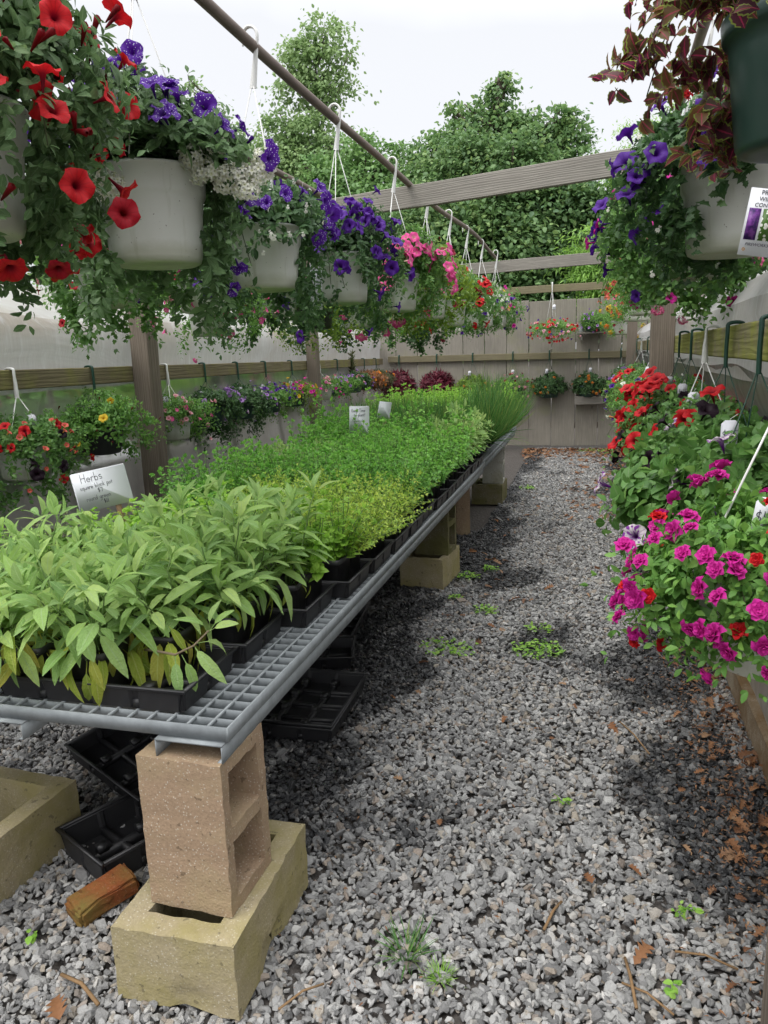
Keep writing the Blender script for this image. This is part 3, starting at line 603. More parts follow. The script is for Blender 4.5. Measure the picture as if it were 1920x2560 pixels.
def basket(x, y, zb, hz, style, rt, h, preset, flowers, label, group, seed, hcol=None, nleaf=0, openang=-0.9, tag=None, nst=3, ax=0.0, arch=0.029, over=False, **ov):
    e = empty('hanging_basket', (x, y, zb), label=label, cat='hanging basket', group=group)
    po = link('pot', pot_mesh(style, rt, rt*0.80, h), e)
    v, t = lathe_vt([(0.001, h*0.9), (rt*0.5, h*0.91), (rt*0.935, h*0.89)], 24); link('soil', rawmesh('soil', v, t, None, True, (M['soil'],)), po)
    rng = np.random.default_rng(seed)
    hanger(e, hcol or ('white' if style == 'white' else 'green'), hz-zb, 0, rt*0.98, h*0.98, nst, rng.uniform(0, 2), arch=arch, bodylen=0.13 if over else 0.175, tag=tag, ax=ax, wd=0.012, over=over)
    foliage(e, np.array([x, y, zb]), preset, h*0.95, rt*1.04, flowers, seed, nleaf=nleaf, openang=openang, **ov)
    return e

# ------------------------------------------------------------------ ground and gravel
T = NT('damp_earth'); co = worldco(T); n1 = T.noise(co, 3, 6, 0.7); n2 = T.noise(co, 60, 4)
vo = T.n('ShaderNodeTexVoronoi'); vo.inputs['Scale'].default_value = 42; T.l(co, vo.inputs['Vector'])
c = T.mix(n1, (0.075, 0.073, 0.07), (0.13, 0.125, 0.12)); c = T.mix(T.math('MULTIPLY', n2, 0.6), c, (0.05, 0.03, 0.018))
M['earth'] = T.done(T.bsdf(c, 0.95, 0.1, bump=T.math('ADD', vo.outputs['Distance'], n2), bstr=0.8, bdist=0.01))
v = np.array([(-120, -40, -0.02), (120, -40, -0.02), (120, 220, -0.02), (-120, 220, -0.02)]); link('ground', rawmesh('ground', v, [(0, 1, 2), (0, 2, 3)], None, False, (M['earth'],)), kind='structure')

def fbm(x, y, s, seed):
    r = np.random.default_rng(seed); o = 0*x
    for k in range(5):
        f = s*1.9**k
        for _ in range(3):
            a = r.uniform(0, 2*PI); o = o+np.sin(f*(x*math.cos(a)+y*math.sin(a))+r.uniform(0, 6))*0.62**k
    return o/4.5
def wetness(x, y):
    path = -0.18-0.012*y+0.06*np.sin(y*1.3)
    w_ = np.clip((np.abs(x-path)-0.27-0.06*(x < path)-0.10*np.clip(2.6-y, 0, 2)*(x > path)-0.20*np.clip(2.6-y, 0, 3)*(x < path))/0.34, 0, 1)
    right = (x > path)
    w_ = np.where(right & (x > 0.52), w_*0.6, w_)
    f = w_*0.85+fbm(x, y, 4.5, 5)*0.75
    f = np.where(y < 1.9, f-0.45*(1.9-y)-0.25*(x < -0.4), f)
    f = np.where(x < -1.1, f-0.5*(y < 2.6), f)
    return np.clip((f-0.24)*2.9, 0, 1)
rg = np.random.default_rng(11)
N1 = 205000
gx = rg.uniform(-2.9, 0.62, N1); gy = 0.75+(rg.random(N1)**1.2)*10.9
keep = ~((gx < -1.4) & (gy > 4.2)) & ~((gx < -0.9) & (gy > 6.2))
gx, gy = gx[keep], gy[keep]; n = len(gx)
gz = -0.008+rg.random(n)*0.014+0.012*fbm(gx, gy, 2.5, 9)
wet = np.clip(wetness(gx, gy)+rg.normal(size=n)*0.22, 0, 1)
me = bpy.data.meshes.new('gravel'); me.vertices.add(n); me.vertices.foreach_set('co', np.stack([gx, gy, gz], 1).astype(np.float32).ravel())
def at(name, ty, arr, f): a = me.attributes.new(name, ty, 'POINT'); a.data.foreach_set(f, arr.astype(np.float32 if f != 'value' or ty == 'FLOAT' else np.int32).ravel())
rot = np.stack([rg.normal(size=n)*0.55, rg.normal(size=n)*0.55, rg.uniform(0, 6.28, n)], 1); at('rot', 'FLOAT_VECTOR', rot, 'vector')
sc = 0.0108*np.exp(rg.normal(size=n)*0.30); sc *= np.where(rg.random(n) < 0.02, 1.5, 1.0); sc3 = np.stack([sc*rg.uniform(0.9, 1.45, n), sc*rg.uniform(0.75, 1.05, n), sc*rg.uniform(0.38, 0.68, n)], 1); at('scl', 'FLOAT_VECTOR', sc3, 'vector')
at('wet', 'FLOAT', wet, 'value'); at('pick', 'INT', rg.integers(0, 8, n), 'value')
T = NT('crushed_stone'); oi = T.n('ShaderNodeObjectInfo'); wa = T.n('ShaderNodeAttribute', attribute_name='wet', attribute_type='INSTANCER')
co = objco(T); nn = T.noise(co, 1.5, 4, 0.6)
c = T.ramp(oi.outputs['Random'], [(0, (0.16, 0.158, 0.153)), (0.3, (0.285, 0.282, 0.274)), (0.55, (0.375, 0.372, 0.36)), (0.8, (0.46, 0.455, 0.436)), (0.88, (0.37, 0.32, 0.25)), (0.93, (0.30, 0.24, 0.19)), (1.0, (0.66, 0.65, 0.62))])
c = T.mix(T.math('MULTIPLY', nn, 0.5), c, (0.14, 0.14, 0.15))
cw = T.mix(0.92, c, (0.010, 0.011, 0.014)); c = T.mix(wa.outputs['Fac'], c, cw)
M['stone'] = T.done(T.bsdf(c, T.math('MULTIPLY_ADD', wa.outputs['Fac'], -0.42, 0.78), 0.45, bump=nn, bstr=0.3, bdist=0.1))
gc = bpy.data.collections.new('stone_shapes')
for i in range(8):
    bm = bmesh.new(); r_ = np.random.default_rng(100+i)
    for k in range(15):
        p = nrm(r_.normal(size=3))*r_.uniform(0.8, 1.05); bm.verts.new(tuple(p))
    ch = bmesh.ops.convex_hull(bm, input=bm.verts)
    bmesh.ops.delete(bm, geom=[g for g in ch['geom_interior'] if isinstance(g, bmesh.types.BMVert)], context='VERTS')
    m_ = bpy.data.meshes.new('stone'); bm.to_mesh(m_); bm.free(); m_.materials.append(M['stone'])
    gc.objects.link(bpy.data.objects.new('stone_%d' % i, m_))
go = link('gravel', me, kind='stuff')
ng = bpy.data.node_groups.new('scatter_stones', 'GeometryNodeTree')
ng.interface.new_socket('Geometry', in_out='INPUT', socket_type='NodeSocketGeometry'); ng.interface.new_socket('Geometry', in_out='OUTPUT', socket_type='NodeSocketGeometry')
gi = ng.nodes.new('NodeGroupInput'); gout = ng.nodes.new('NodeGroupOutput'); iop = ng.nodes.new('GeometryNodeInstanceOnPoints'); ci = ng.nodes.new('GeometryNodeCollectionInfo')
ci.inputs['Collection'].default_value = gc; ci.inputs['Separate Children'].default_value = True; ci.inputs['Reset Children'].default_value = True
def na(nm, ty): q = ng.nodes.new('GeometryNodeInputNamedAttribute'); q.data_type = ty; q.inputs['Name'].default_value = nm; return q.outputs[0]
ng.links.new(gi.outputs[0], iop.inputs['Points']); ng.links.new(ci.outputs[0], iop.inputs['Instance']); iop.inputs['Pick Instance'].default_value = True
ng.links.new(na('pick', 'INT'), iop.inputs['Instance Index'])
e2r = ng.nodes.new('FunctionNodeEulerToRotation'); ng.links.new(na('rot', 'FLOAT_VECTOR'), e2r.inputs[0]); ng.links.new(e2r.outputs[0], iop.inputs['Rotation'])
ng.links.new(na('scl', 'FLOAT_VECTOR'), iop.inputs['Scale']); ng.links.new(iop.outputs[0], gout.inputs[0])
go.modifiers.new('scatter', 'NODES').node_group = ng

# ------------------------------------------------------------------ timber helpers
def timber(name, x0, x1, y0, y1, z0, z1, mat, parent=None, sub=0.25, rough=0.002, bev=0.004, seed=0, **k):
    bm = bmesh.new(); bmesh.ops.create_cube(bm, size=1)
    L = (x1-x0, y1-y0, z1-z0); ctr = ((x0+x1)/2, (y0+y1)/2, (z0+z1)/2)
    for vv in bm.verts: vv.co = Vector((vv.co.x*L[0], vv.co.y*L[1], vv.co.z*L[2]))
    bmesh.ops.bevel(bm, geom=bm.edges[:], offset=min(bev, min(L)*0.2), segments=1, affect='EDGES')
    ax = int(np.argmax(L)); cuts = int(min(14, max(0, L[ax]/sub)))
    for i in range(1, cuts):
        p = [0, 0, 0]; p[ax] = -L[ax]/2+L[ax]*i/cuts; nv = [0, 0, 0]; nv[ax] = 1
        bmesh.ops.bisect_plane(bm, geom=bm.verts[:]+bm.edges[:]+bm.faces[:], plane_co=p, plane_no=nv)
    r_ = np.random.default_rng(seed+int(abs(x0*97+y0*31+z0*17)*10))
    ph = r_.uniform(0, 6, 6)
    for vv in bm.verts:
        q = vv.co[ax]*3
        d = [rough*math.sin(q+ph[0])+rough*0.6*math.sin(q*2.3+ph[1]), rough*math.sin(q*1.1+ph[2])+rough*0.6*math.sin(q*2.7+ph[3])]
        o_ = [i for i in range(3) if i != ax]; vv.co[o_[0]] += d[0]; vv.co[o_[1]] += d[1]
    m_ = bpy.data.meshes.new(name); bm.to_mesh(m_); bm.free(); m_.materials.append(mat)
    return link(name, m_, parent, loc=ctr, **k)
def beam_between(name, a, b, wd, ht, mat, axis='y', **k):
    """board from a to b (centre line), built along local x or y so the grain follows it"""
    a, b = Vector(a), Vector(b); L = (b-a).length; c = (a+b)/2
    if axis == 'y': o = timber(name, -wd/2, wd/2, -L/2, L/2, -ht/2, ht/2, mat, **k); o.rotation_mode = 'QUATERNION'; o.rotation_quaternion = (b-a).to_track_quat('Y', 'Z')
    else:
        o = timber(name, -L/2, L/2, -wd/2, wd/2, -ht/2, ht/2, mat, **k); o.rotation_mode = 'QUATERNION'; o.rotation_quaternion = (b-a).to_track_quat('X', 'Z')
    o.location = c; return o
LW = lambda y: -2.43-0.06*y                # line of the left wall's posts
# ------------------------------------------------------------------ posts, rails, beams, pipes
timber('wooden_post', LW(4.22)-0.06, LW(4.22)+0.06, 4.16, 4.28, -0.02, 2.50, M['post'], label='weathered square post behind the Herbs sign, first in the left wall', cat='post', group='square timber posts')
timber('wooden_post', LW(7.7)-0.055, LW(7.7)+0.055, 7.65, 7.76, -0.02, 2.50, M['post'], label='weathered post halfway down the left wall between hanging baskets', cat='post', group='square timber posts')
timber('wooden_post', 0.325, 0.465, 5.16, 5.30, -0.02, 2.505, M['post'], label='thick brown post rising from the red petunias on the right', cat='post', group='square timber posts')
timber('wooden_post', 0.35, 0.465, 9.94, 10.06, -0.02, 2.455, M['post'], label='farther right post seen beside the fence shelf', cat='post', group='square timber posts')
timber('wooden_post', 0.380, 0.47, 1.49, 1.58, -0.02, 2.60, M['post'], label='nearest right post, only its foot edge showing by the gravel corner', cat='post', group='square timber posts')
beam_between('wooden_rail', (LW(0.6)-0.09, 0.6, 1.452), (LW(11.5)-0.075, 11.5, 1.36), 0.038, 0.095, M['rail'], label='long mossy horizontal rail along the left plastic wall carrying basket hooks', cat='rail', rough=0.001)
beam_between('wooden_rail', (0.415, 1.59, 1.497), (0.488, 5.3, 1.487), 0.038, 0.104, M['railm'], label='thick green mossy rail along the right plastic wall, nearer length', cat='rail', rough=0.001)
beam_between('wooden_rail', (0.488, 5.31, 1.487), (0.49, 11.5, 1.47), 0.038, 0.098, M['rail'], label='mossy rail along the right plastic wall beyond the thick post', cat='rail', rough=0.001)
beam_between('cross_beam', (-2.78, 5.72, 2.50), (0.50, 5.05, 2.573), 0.045, 0.145, M['beam'], axis='x', label='nearest grey cross beam overhead with dark knots', cat='beam', group='overhead cross beams')
beam_between('cross_beam', (-2.95, 10.08, 2.47), (0.50, 9.98, 2.535), 0.045, 0.14, M['beam'], axis='x', label='second overhead cross beam, brown grained, where the pipe ends', cat='beam', group='overhead cross beams')
beam_between('cross_beam', (-3.05, 11.30, 2.27), (0.6, 11.28, 2.30), 0.04, 0.10, M['railx'], axis='x', label='thin far beam just above the fence holding one small white basket', cat='beam', group='overhead cross beams')
beam_between('brace', (0.10, 5.125, 2.45), (0.38, 5.125, 2.15), 0.035, 0.09, M['beam'], axis='x', label='short diagonal brace under the right end of the nearest beam', cat='brace')
def pipe(x, y0, y1, z, label):
    ys = np.linspace(y0, y1, 40); r_ = np.random.default_rng(int(abs(x)*100))
    sag = 0.012*np.sin(ys*1.9+x)+0.018*np.sin(ys*0.8+1)
    v, t = tube_vt(np.stack([x+0.012*np.sin(ys*1.3+2*x), ys, z+sag], 1), 0.020, 10)
    link('metal_pipe', rawmesh('metal_pipe', v, t, None, True, (M['pipe'],)), label=label, cat='pipe', group='pipes the baskets hang from')
pipe(-1.25, -0.6, 10.1, 2.625, 'bent rusty pipe running overhead above the herb bench')
pipe(-1.90, -0.6, 10.0, 2.60, 'second overhead pipe farther left, mostly hidden by flowers')
pipe(0.36, -0.4, 10.1, 2.625, 'overhead pipe above the right hand flowers, hidden by leaves')

# ------------------------------------------------------------------ back fence
FY = 11.66
fe = empty('board_fence', (-1.3, FY, 0), label='tall weathered grey board fence closing the end of the aisle', cat='fence')
xs = -3.35
rf = np.random.default_rng(21); i = 0
while xs < 1.9:
    wv_ = 0.335+rf.uniform(-0.02, 0.02)
    timber('plank', xs+1.3+0.004, xs+1.3+wv_-0.004, -0.011+rf.uniform(-0.003, 0.003), 0.013, 0.02+rf.uniform(0, 0.03), 2.16+rf.uniform(-0.02, 0.025), M['plank'], fe, sub=0.3, rough=0.003, bev=0.003, seed=i)
    xs += wv_; i += 1
timber('backing_board', -2.4, 3.2, 0.03, 0.06, 1.75, 1.84, M['post'], fe); timber('backing_board', -2.4, 3.2, 0.03, 0.06, 0.3, 0.39, M['post'], fe)
beam_between('wooden_rail', (-3.12, FY-0.05, 1.385), (0.55, FY-0.05, 1.355), 0.038, 0.095, M['railx'], axis='x', label='horizontal mossy rail nailed across the back fence', cat='rail', rough=0.001)
sh = empty('shelf', (-0.08, FY-0.12, 1.66), label='small board shelf high on the fence under a green pot', cat='shelf', group='small fence shelves')
timber('shelf_board', -0.2, 0.2, -0.09, 0.09, 0, 0.025, M['beam'], sh); timber('bracket', -0.15, -0.12, -0.06, 0.09, -0.09, -0.003, M['beam'], sh)
sh = empty('shelf', (-0.10, FY-0.12, 0.66), label='short thick board fixed low on the fence under the orange lantana', cat='shelf', group='small fence shelves')
timber('shelf_board', -0.2, 0.2, -0.07, 0.09, 0, 0.12, M['beam'], sh)
# glass jar on the upper shelf
v, t = lathe_vt([(0.001, 0), (0.03, 0), (0.033, 0.01), (0.033, 0.07), (0.022, 0.085), (0.024, 0.10), (0.02, 0.10), (0.02, 0.02)], 16)
T = NT('jar_glass'); M['glass'] = T.done(T.bsdf((0.30, 0.32, 0.32), 0.1, 0.6))
link('glass_jar', rawmesh('glass_jar', v, t, None, True, (M['glass'],)), loc=(-0.22, FY-0.14, 1.685), label='small glass jar at the left end of the upper fence shelf', cat='jar')

# ------------------------------------------------------------------ plastic walls
def sheetmat(name, lower, shaded=False):
    T = NT(name); co = worldco(T, (1, 0.6, 1)); n1 = T.noise(co, 1.3, 5, 0.6, 0.8); n2 = T.noise(worldco(T, (6, 6, 0.7)), 3, 4, 0.6)
    n3 = T.noise(worldco(T, (1, 0.4, 0.4)), 26, 3)
    if lower:
        c = T.mix(n1, (0.62, 0.62, 0.62), (0.44, 0.40, 0.35)); c = T.mix(T.ramp(n2, [(0.5, (0, 0, 0)), (0.75, (1, 1, 1))]), c, (0.42, 0.42, 0.41))
        dif = T.bsdf(c, 0.32, 0.5, bump=T.math('ADD', n1, T.math('MULTIPLY', n2, 0.3)), bstr=0.5, bdist=0.05)
        rf_ = T.n('ShaderNodeBsdfRefraction'); rf_.inputs['IOR'].default_value = 1.02; rf_.inputs['Roughness'].default_value = 0.42; rf_.inputs['Color'].default_value = (0.80, 0.82, 0.82, 1)
        mx = T.n('ShaderNodeMixShader'); T.l(T.math('MULTIPLY_ADD', n2, -0.5, 0.78), mx.inputs[0]); T.l(dif, mx.inputs[1]); T.l(rf_.outputs[0], mx.inputs[2])
        return T.done(mx.outputs[0])
    c = T.mix(T.ramp(n1, [(0.35, (0, 0, 0)), (0.65, (1, 1, 1))]), *(((0.44, 0.44, 0.445), (0.30, 0.25, 0.20)) if shaded else ((0.66, 0.66, 0.665), (0.48, 0.44, 0.40))))
    c = T.mix(T.math('MULTIPLY', T.ramp(n2, [(0.55, (0, 0, 0)), (0.7, (1, 1, 1))]), 0.6), c, (0.80, 0.80, 0.81) if not shaded else (0.55, 0.55, 0.555))
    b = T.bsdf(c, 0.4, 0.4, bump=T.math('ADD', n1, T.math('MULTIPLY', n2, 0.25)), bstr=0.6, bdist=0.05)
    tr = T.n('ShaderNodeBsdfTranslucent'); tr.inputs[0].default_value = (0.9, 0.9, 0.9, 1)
    mx = T.n('ShaderNodeMixShader'); mx.inputs[0].default_value = 0.55 if not shaded else 0.25; T.l(b, mx.inputs[1]); T.l(tr.outputs[0], mx.inputs[2])
    return T.done(mx.outputs[0])
M['film'] = sheetmat('clear_film', True); M['tarp'] = sheetmat('milky_film', False); M['band'] = sheetmat('shaded_streaked_film', False, True)  # band: same milky film, its shade painted in as darker colour, plus dirt streaks
def sheet(name, prof, xf, sgn, y0, y1, mat, parent, seed, amp=0.02, ny=90):
    ys = np.linspace(y0, y1, ny); k = len(prof); V = []
    pr = np.array(prof)
    for (o, z) in pr:
        ww = fbm(ys, np.full(ny, z*2.0), 2.2, seed)*amp*(0.3+abs(o)*0.5 if name != 'wall_film' else 1)
        V.append(np.stack([xf(ys)+sgn*o+ww, ys, z+ww*0.7*(name != 'wall_film')+0.012*np.sin(ys*4+z)*(abs(z-1.5) < 0.3)*(o > 0)], 1))
    V = np.concatenate(V); t = []
    for i in range(k-1):
        for j in range(ny-1):
            a = i*ny+j; t += [(a, a+1, a+ny+1), (a, a+ny+1, a+ny)]
    link(name, rawmesh(name, V, np.array(t), None, True, (mat,)), parent)
for side, xf, sgn in (('left', lambda y: LW(y)-0.125, -1), ('right', lambda y: 0.455+0.085*np.clip((y-0.9)/4.4, 0, 1), 1)):
    e = empty('plastic_greenhouse', (0, 0, 0), label='long milky plastic greenhouse film wall and roof running along the %s side' % side, cat='greenhouse', group=None)
    low = [(0.01*math.sin(i*2.1)+0.13*math.sin(min(1, (1.40-z)/0.55)*PI/2)*(side == 'right'), z) for i, z in enumerate(np.linspace(-0.02, 1.40, 16))]
    sheet('wall_film', low, xf, sgn, 0.3 if side == 'right' else 0.2, 11.6, M['film'], e, 3 if sgn > 0 else 8, 0.018)
    up = [(0.0, 1.36), (0.005, 1.45), (0.0, 1.53), (-0.02, 1.58), (-0.02, 1.68), (0.03, 1.74), (0.15, 1.80), (0.35, 1.87), (0.7, 1.97), (1.2, 2.08), (1.9, 2.14), (2.6, 2.1), (3.4, 1.9), (4.0, 1.5), (4.3, 0.9), (4.4, -0.02)]
    if side == 'right': up = [(0.0, 1.36), (0.005, 1.45), (0.0, 1.54), (-0.015, 1.575), (-0.01, 1.63), (0.04, 1.70), (0.2, 1.79), (0.5, 1.93), (1.0, 2.10), (1.9, 2.2), (2.8, 2.1), (3.5, 1.6), (3.9, 0.8), (4.0, -0.02)]
    k_ = 6 if side == 'left' else 5
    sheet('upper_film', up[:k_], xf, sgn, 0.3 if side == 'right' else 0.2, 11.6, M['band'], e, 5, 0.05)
    sheet('roof_film', up[k_-1:], xf, sgn, 0.3 if side == 'right' else 0.2, 11.6, M['tarp'], e, 5, 0.05)
    for i in range(9):
        yy = 1.0+i*1.25
        for (pa, pb) in zip(up[7:-1], up[8:]):
            pass
        pts = np.array([(float(xf(yy))+sgn*(o+0.04), yy, z-0.03) for o, z in up[5:]])
        v, t = tube_vt(pts, 0.014, 6); link('hoop', rawmesh('hoop', v, t, None, True, (M['pipe'],)), e)
        if side == 'left' and i < 8:
            x_ = float(xf(yy+0.35))-0.18; v, t = tube_vt(np.array([(x_, yy+0.35, 0), (x_-0.25, yy+0.45, 1.35)]), 0.022, 6); link('stud', rawmesh('stud', v, t, None, False, (M['post'],)), e)
# plants growing behind the left and right film, seen blurred through it
def bush(name, cx, cy, rx_, ry_, z0, z1, mat, n, size, seed, flw=None, tpl='broad', **k):
    r_ = np.random.default_rng(seed); d = nrm(r_.normal(size=(n, 3))); rad = r_.uniform(0.55, 1.0, n)[:, None]
    P = d*rad*np.array([rx_, ry_, (z1-z0)/2]); P[:, 2] += (z0+z1)/2*0
    o = empty(name, (cx, cy, (z0+z1)/2), **k)
    a = Acc(); a.tile(TPL[tpl], frames(nrm(r_.normal(size=(n, 3))+d*0.5), nrm(d+np.array([0, 0, 0.6])+r_.normal(size=(n, 3))*0.4))*(size*r_.uniform(0.6, 1.2, n))[:, None, None], P, r_.random(n))
    link('foliage', a.mesh('foliage', False, (mat,)), o, kind='stuff')
    v, t = tube_vt(np.array([(0, 0, -(z0+z1)/2-0.02), (0.01, 0.02, 0)]), 0.012, 5); link('stem', rawmesh('stem', v, t, None, True, (M['stem_br'],)), o)
    if flw:
        m_ = int(flw[1]); pk = r_.choice(n, m_, replace=False); b = Acc()
        b.tile(FL[flw[3]][0], frames(nrm(np.cross(d[pk], r_.normal(size=(m_, 3)))), d[pk])*(flw[2]*r_.uniform(0.7, 1.2, m_))[:, None, None], P[pk]+d[pk]*0.03, r_.random(m_))
        link('blossoms', b.mesh('blossoms', True, (M['f_'+flw[0]],)), o, kind='stuff')
spec = [('lf_mint', None, 'leafy green shrub behind the plastic near the Herbs sign'), ('lf_mint', ('yellow', 60, 0.05, 'pet'), 'blurred yellow flowering shrub behind the left plastic'), ('lf_oreg', ('magenta', 50, 0.05, 'pet'), 'blurred crimson flowering shrub behind the left plastic, nearer the camera'),
        ('lf_dark', ('magenta', 60, 0.05, 'pet'), 'crimson shrub behind the left plastic between the two wall posts'), ('lf_mint', None, 'plain green shrub behind the left plastic past the first post'), ('lf_oreg', ('hotpink', 70, 0.05, 'pet'), 'pink flowering shrub behind the left plastic near the second post'), ('lf_pet', None, 'dark green shrub behind the plastic near the far left corner')]
for i, (m_, fl, lb) in enumerate(spec):
    yy = (2.3, 3.7, 3.0, 6.0, 5.0, 7.2, 8.6)[i]
    bush('shrub', LW(yy)-1.05-0.1*(i % 2), yy+0.9, 0.55, 0.62, 0.75, 1.5, M[m_], 1800, 0.09, 300+i, fl, label=lb, cat='shrub', group='shrubs behind the plastic')
bush('shrub', 1.7, 4.8, 0.4, 0.9, 0.7, 1.25, M['lf_mint'], 1500, 0.09, 320, ('hotpink', 30, 0.05, 'pet'), label='pink flowered shrub behind the right plastic wall', cat='shrub', group='shrubs behind the plastic')
bush('shrub', 1.8, 3.0, 0.4, 0.7, 0.6, 1.1, M['lf_oreg'], 1500, 0.09, 321, None, label='plain green shrub behind the right plastic wall', cat='shrub', group='shrubs behind the plastic')

# ------------------------------------------------------------------ trees beyond the fence
M['t_maple'] = leafmat('maple_leaf', G((0.10, 0.19, 0.075), (0.14, 0.25, 0.09), (0.18, 0.30, 0.105), (0.26, 0.38, 0.13)), 0.35)
M['t_dark'] = leafmat('dark_tree_leaf', G((0.07, 0.145, 0.06), (0.10, 0.19, 0.075), (0.135, 0.235, 0.085)), 0.3)
M['t_light'] = leafmat('light_tree_leaf', G((0.150, 0.300, 0.062), (0.237, 0.425, 0.088), (0.325, 0.525, 0.112)), 0.4)
M['t_mid'] = leafmat('mid_tree_leaf', G((0.112, 0.225, 0.075), (0.165, 0.300, 0.098), (0.225, 0.375, 0.120)), 0.35)
M['t_haze'] = leafmat('hazed_tree_leaf', G((0.17, 0.27, 0.11), (0.23, 0.35, 0.14), (0.30, 0.42, 0.18)), 0.35)  # leaf colour lightened to paint in the distance haze
M['bark'] = plain('tree_bark', (0.12, 0.10, 0.08), 0.95, 0.1, 0.5, 20, bstr=0.8)
def tree(cx, cy, trunk_r, blobs, mat, n, ls, seed, label, flat=0.45, tpl='broad', airy=0.0):
    """blobs: (dx, dy, z, r) lobes of the crown"""
    r_ = np.random.default_rng(seed); o = empty('tree', (cx, cy, -0.02), label=label, cat='tree', group='trees beyond the fence')
    B = np.array(blobs, float); wgt = B[:, 3]**2; wgt /= wgt.sum()
    q_ = 34; ncl = n//q_; bi = r_.choice(len(B), ncl, p=wgt)
    d = nrm(r_.normal(size=(ncl, 3))+np.array([0, 0, 0.25])); rad = r_.uniform(0.4, 1.0, ncl)**0.5*r_.uniform(0.75, 1.22, ncl)
    cc = B[bi, :3]+d*(rad*B[bi, 3])[:, None]*np.array([1, 1, 0.9])
    cs = (0.10+0.20*r_.random(ncl)**1.5)*B[bi, 3]**0.4*1.4
    P = np.repeat(cc, q_, 0)+r_.normal(size=(ncl*q_, 3))*np.repeat(cs, q_)[:, None]*np.array([1, 1, flat]); D = np.repeat(d, q_, 0)
    P[:, 2] -= 0.25*np.linalg.norm((P-np.repeat(cc, q_, 0))[:, :2], axis=1)
    k = len(P); dirs = nrm(D*0.8+r_.normal(size=(k, 3))*0.6+np.array([0, 0, -0.35])); nm = nrm(np.array([0, 0, 1.0])+D*0.5+r_.normal(size=(k, 3))*0.45)
    a = Acc(); rr = np.clip(np.repeat(r_.random(ncl), q_)*0.7+r_.random(k)*0.3, 0, 0.999)
    a.tile(TPL[tpl], frames(dirs, nm)*(ls*r_.uniform(0.6, 1.25, k))[:, None, None], P, rr)
    link('crown', a.mesh('crown', False, (mat,)), o, kind='stuff')
    top = B[:, 2].max(); b = Acc()
    zz = np.linspace(0, top*0.97, 8); wob = np.stack([0.15*np.sin(zz*0.7+seed), 0.15*np.cos(zz*0.6+seed), zz], 1)
    v, t = tube_vt(wob, np.linspace(trunk_r, 0.03, 8), 8); b.add(v, t)
    for q in range(len(B)):
        for j in range(3):
            tgt = B[q, :3]+r_.normal(size=3)*B[q, 3]*0.5; z0 = max(0.8, tgt[2]-0.55*np.linalg.norm(tgt[:2])-0.6*B[q, 3]); s0 = np.array([np.interp(z0, zz, wob[:, 0]), np.interp(z0, zz, wob[:, 1]), z0])
            mid = (s0+tgt)/2+np.array([0, 0, -0.1]); v, t = tube_vt(np.stack([s0, mid, tgt]), np.array([0.05, 0.03, 0.01])*trunk_r/0.12, 5); b.add(v, t)
    link('trunk', b.mesh('trunk', True, (M['bark'],)), o)
tree(-2.1, 18.0, 0.20, [(-0.35, 0.2, 6.25, 0.62), (-1.05, 0.2, 6.0, 0.55), (0.35, 0, 6.1, 0.5), (0.95, 0.3, 5.75, 0.55), (1.45, 0, 5.2, 0.5), (-1.6, -0.1, 5.3, 0.6), (-0.6, -0.7, 5.35, 0.75), (0.45, -0.8, 5.2, 0.75), (-1.2, -0.6, 4.6, 0.75), (1.2, -0.5, 4.4, 0.8), (0.05, -0.9, 4.35, 0.85), (-1.9, 0, 4.3, 0.6), (-0.8, -0.9, 3.6, 0.9), (0.8, -0.8, 3.4, 0.95), (1.75, 0, 4.1, 0.5), (-0.1, 0.1, 6.95, 0.28), (-0.95, 0.1, 6.65, 0.3), (0.15, 0, 7.2, 0.16), (1.25, 0.2, 6.3, 0.3), (1.5, 0.1, 5.85, 0.3), (-1.75, 0, 5.95, 0.28), (-2.15, 0, 5.0, 0.3), (0, 0.8, 4.8, 1.3)],
     M['t_maple'], 62000, 0.10, 401, 'big round maple rising above the beams at the centre of the sky', flat=0.32)
tree(-5.2, 18.4, 0.14, [(0, 0, 5.5, 0.75), (-0.9, 0, 5.3, 0.75), (0.8, 0, 5.1, 0.7), (0.3, -0.4, 4.3, 1.1), (-0.9, -0.2, 4.1, 1.1), (1.2, -0.2, 4.1, 0.9), (-0.3, 0, 6.2, 0.4), (0.55, 0, 5.95, 0.35), (-1.3, 0, 5.95, 0.3), (0, 0, 3.2, 1.3)], M['t_mid'], 34000, 0.10, 402, 'low rounded bushy tree left of the maple, under the pipe')
tree(-7.4, 19.5, 0.12, [(0, 0, 6.0, 0.9), (-0.8, 0, 6.3, 0.7), (0.7, -0.2, 5.6, 0.9), (0.3, 0, 6.9, 0.6), (-0.5, 0, 7.1, 0.5), (0, -0.3, 4.6, 1.2), (1.3, 0, 5.0, 0.8), (-1.0, 0, 5.0, 1.0), (1.0, 0, 6.5, 0.4)], M['t_haze'], 26000, 0.10, 403, 'hazy tree with loose branches below the tall thin crown, left of the pipe')
tree(-7.2, 20.0, 0.09, [(0.1, 0, 8.7, 0.62), (0.55, 0, 8.1, 0.55), (-0.35, 0, 8.2, 0.5), (0.5, 0, 9.35, 0.45), (-0.25, 0, 9.0, 0.38), (0.85, 0, 8.8, 0.35), (0.1, 0, 7.4, 0.4)], M['t_haze'], 5600, 0.10, 404, 'tall thin bare stemmed tree with a small ragged top')
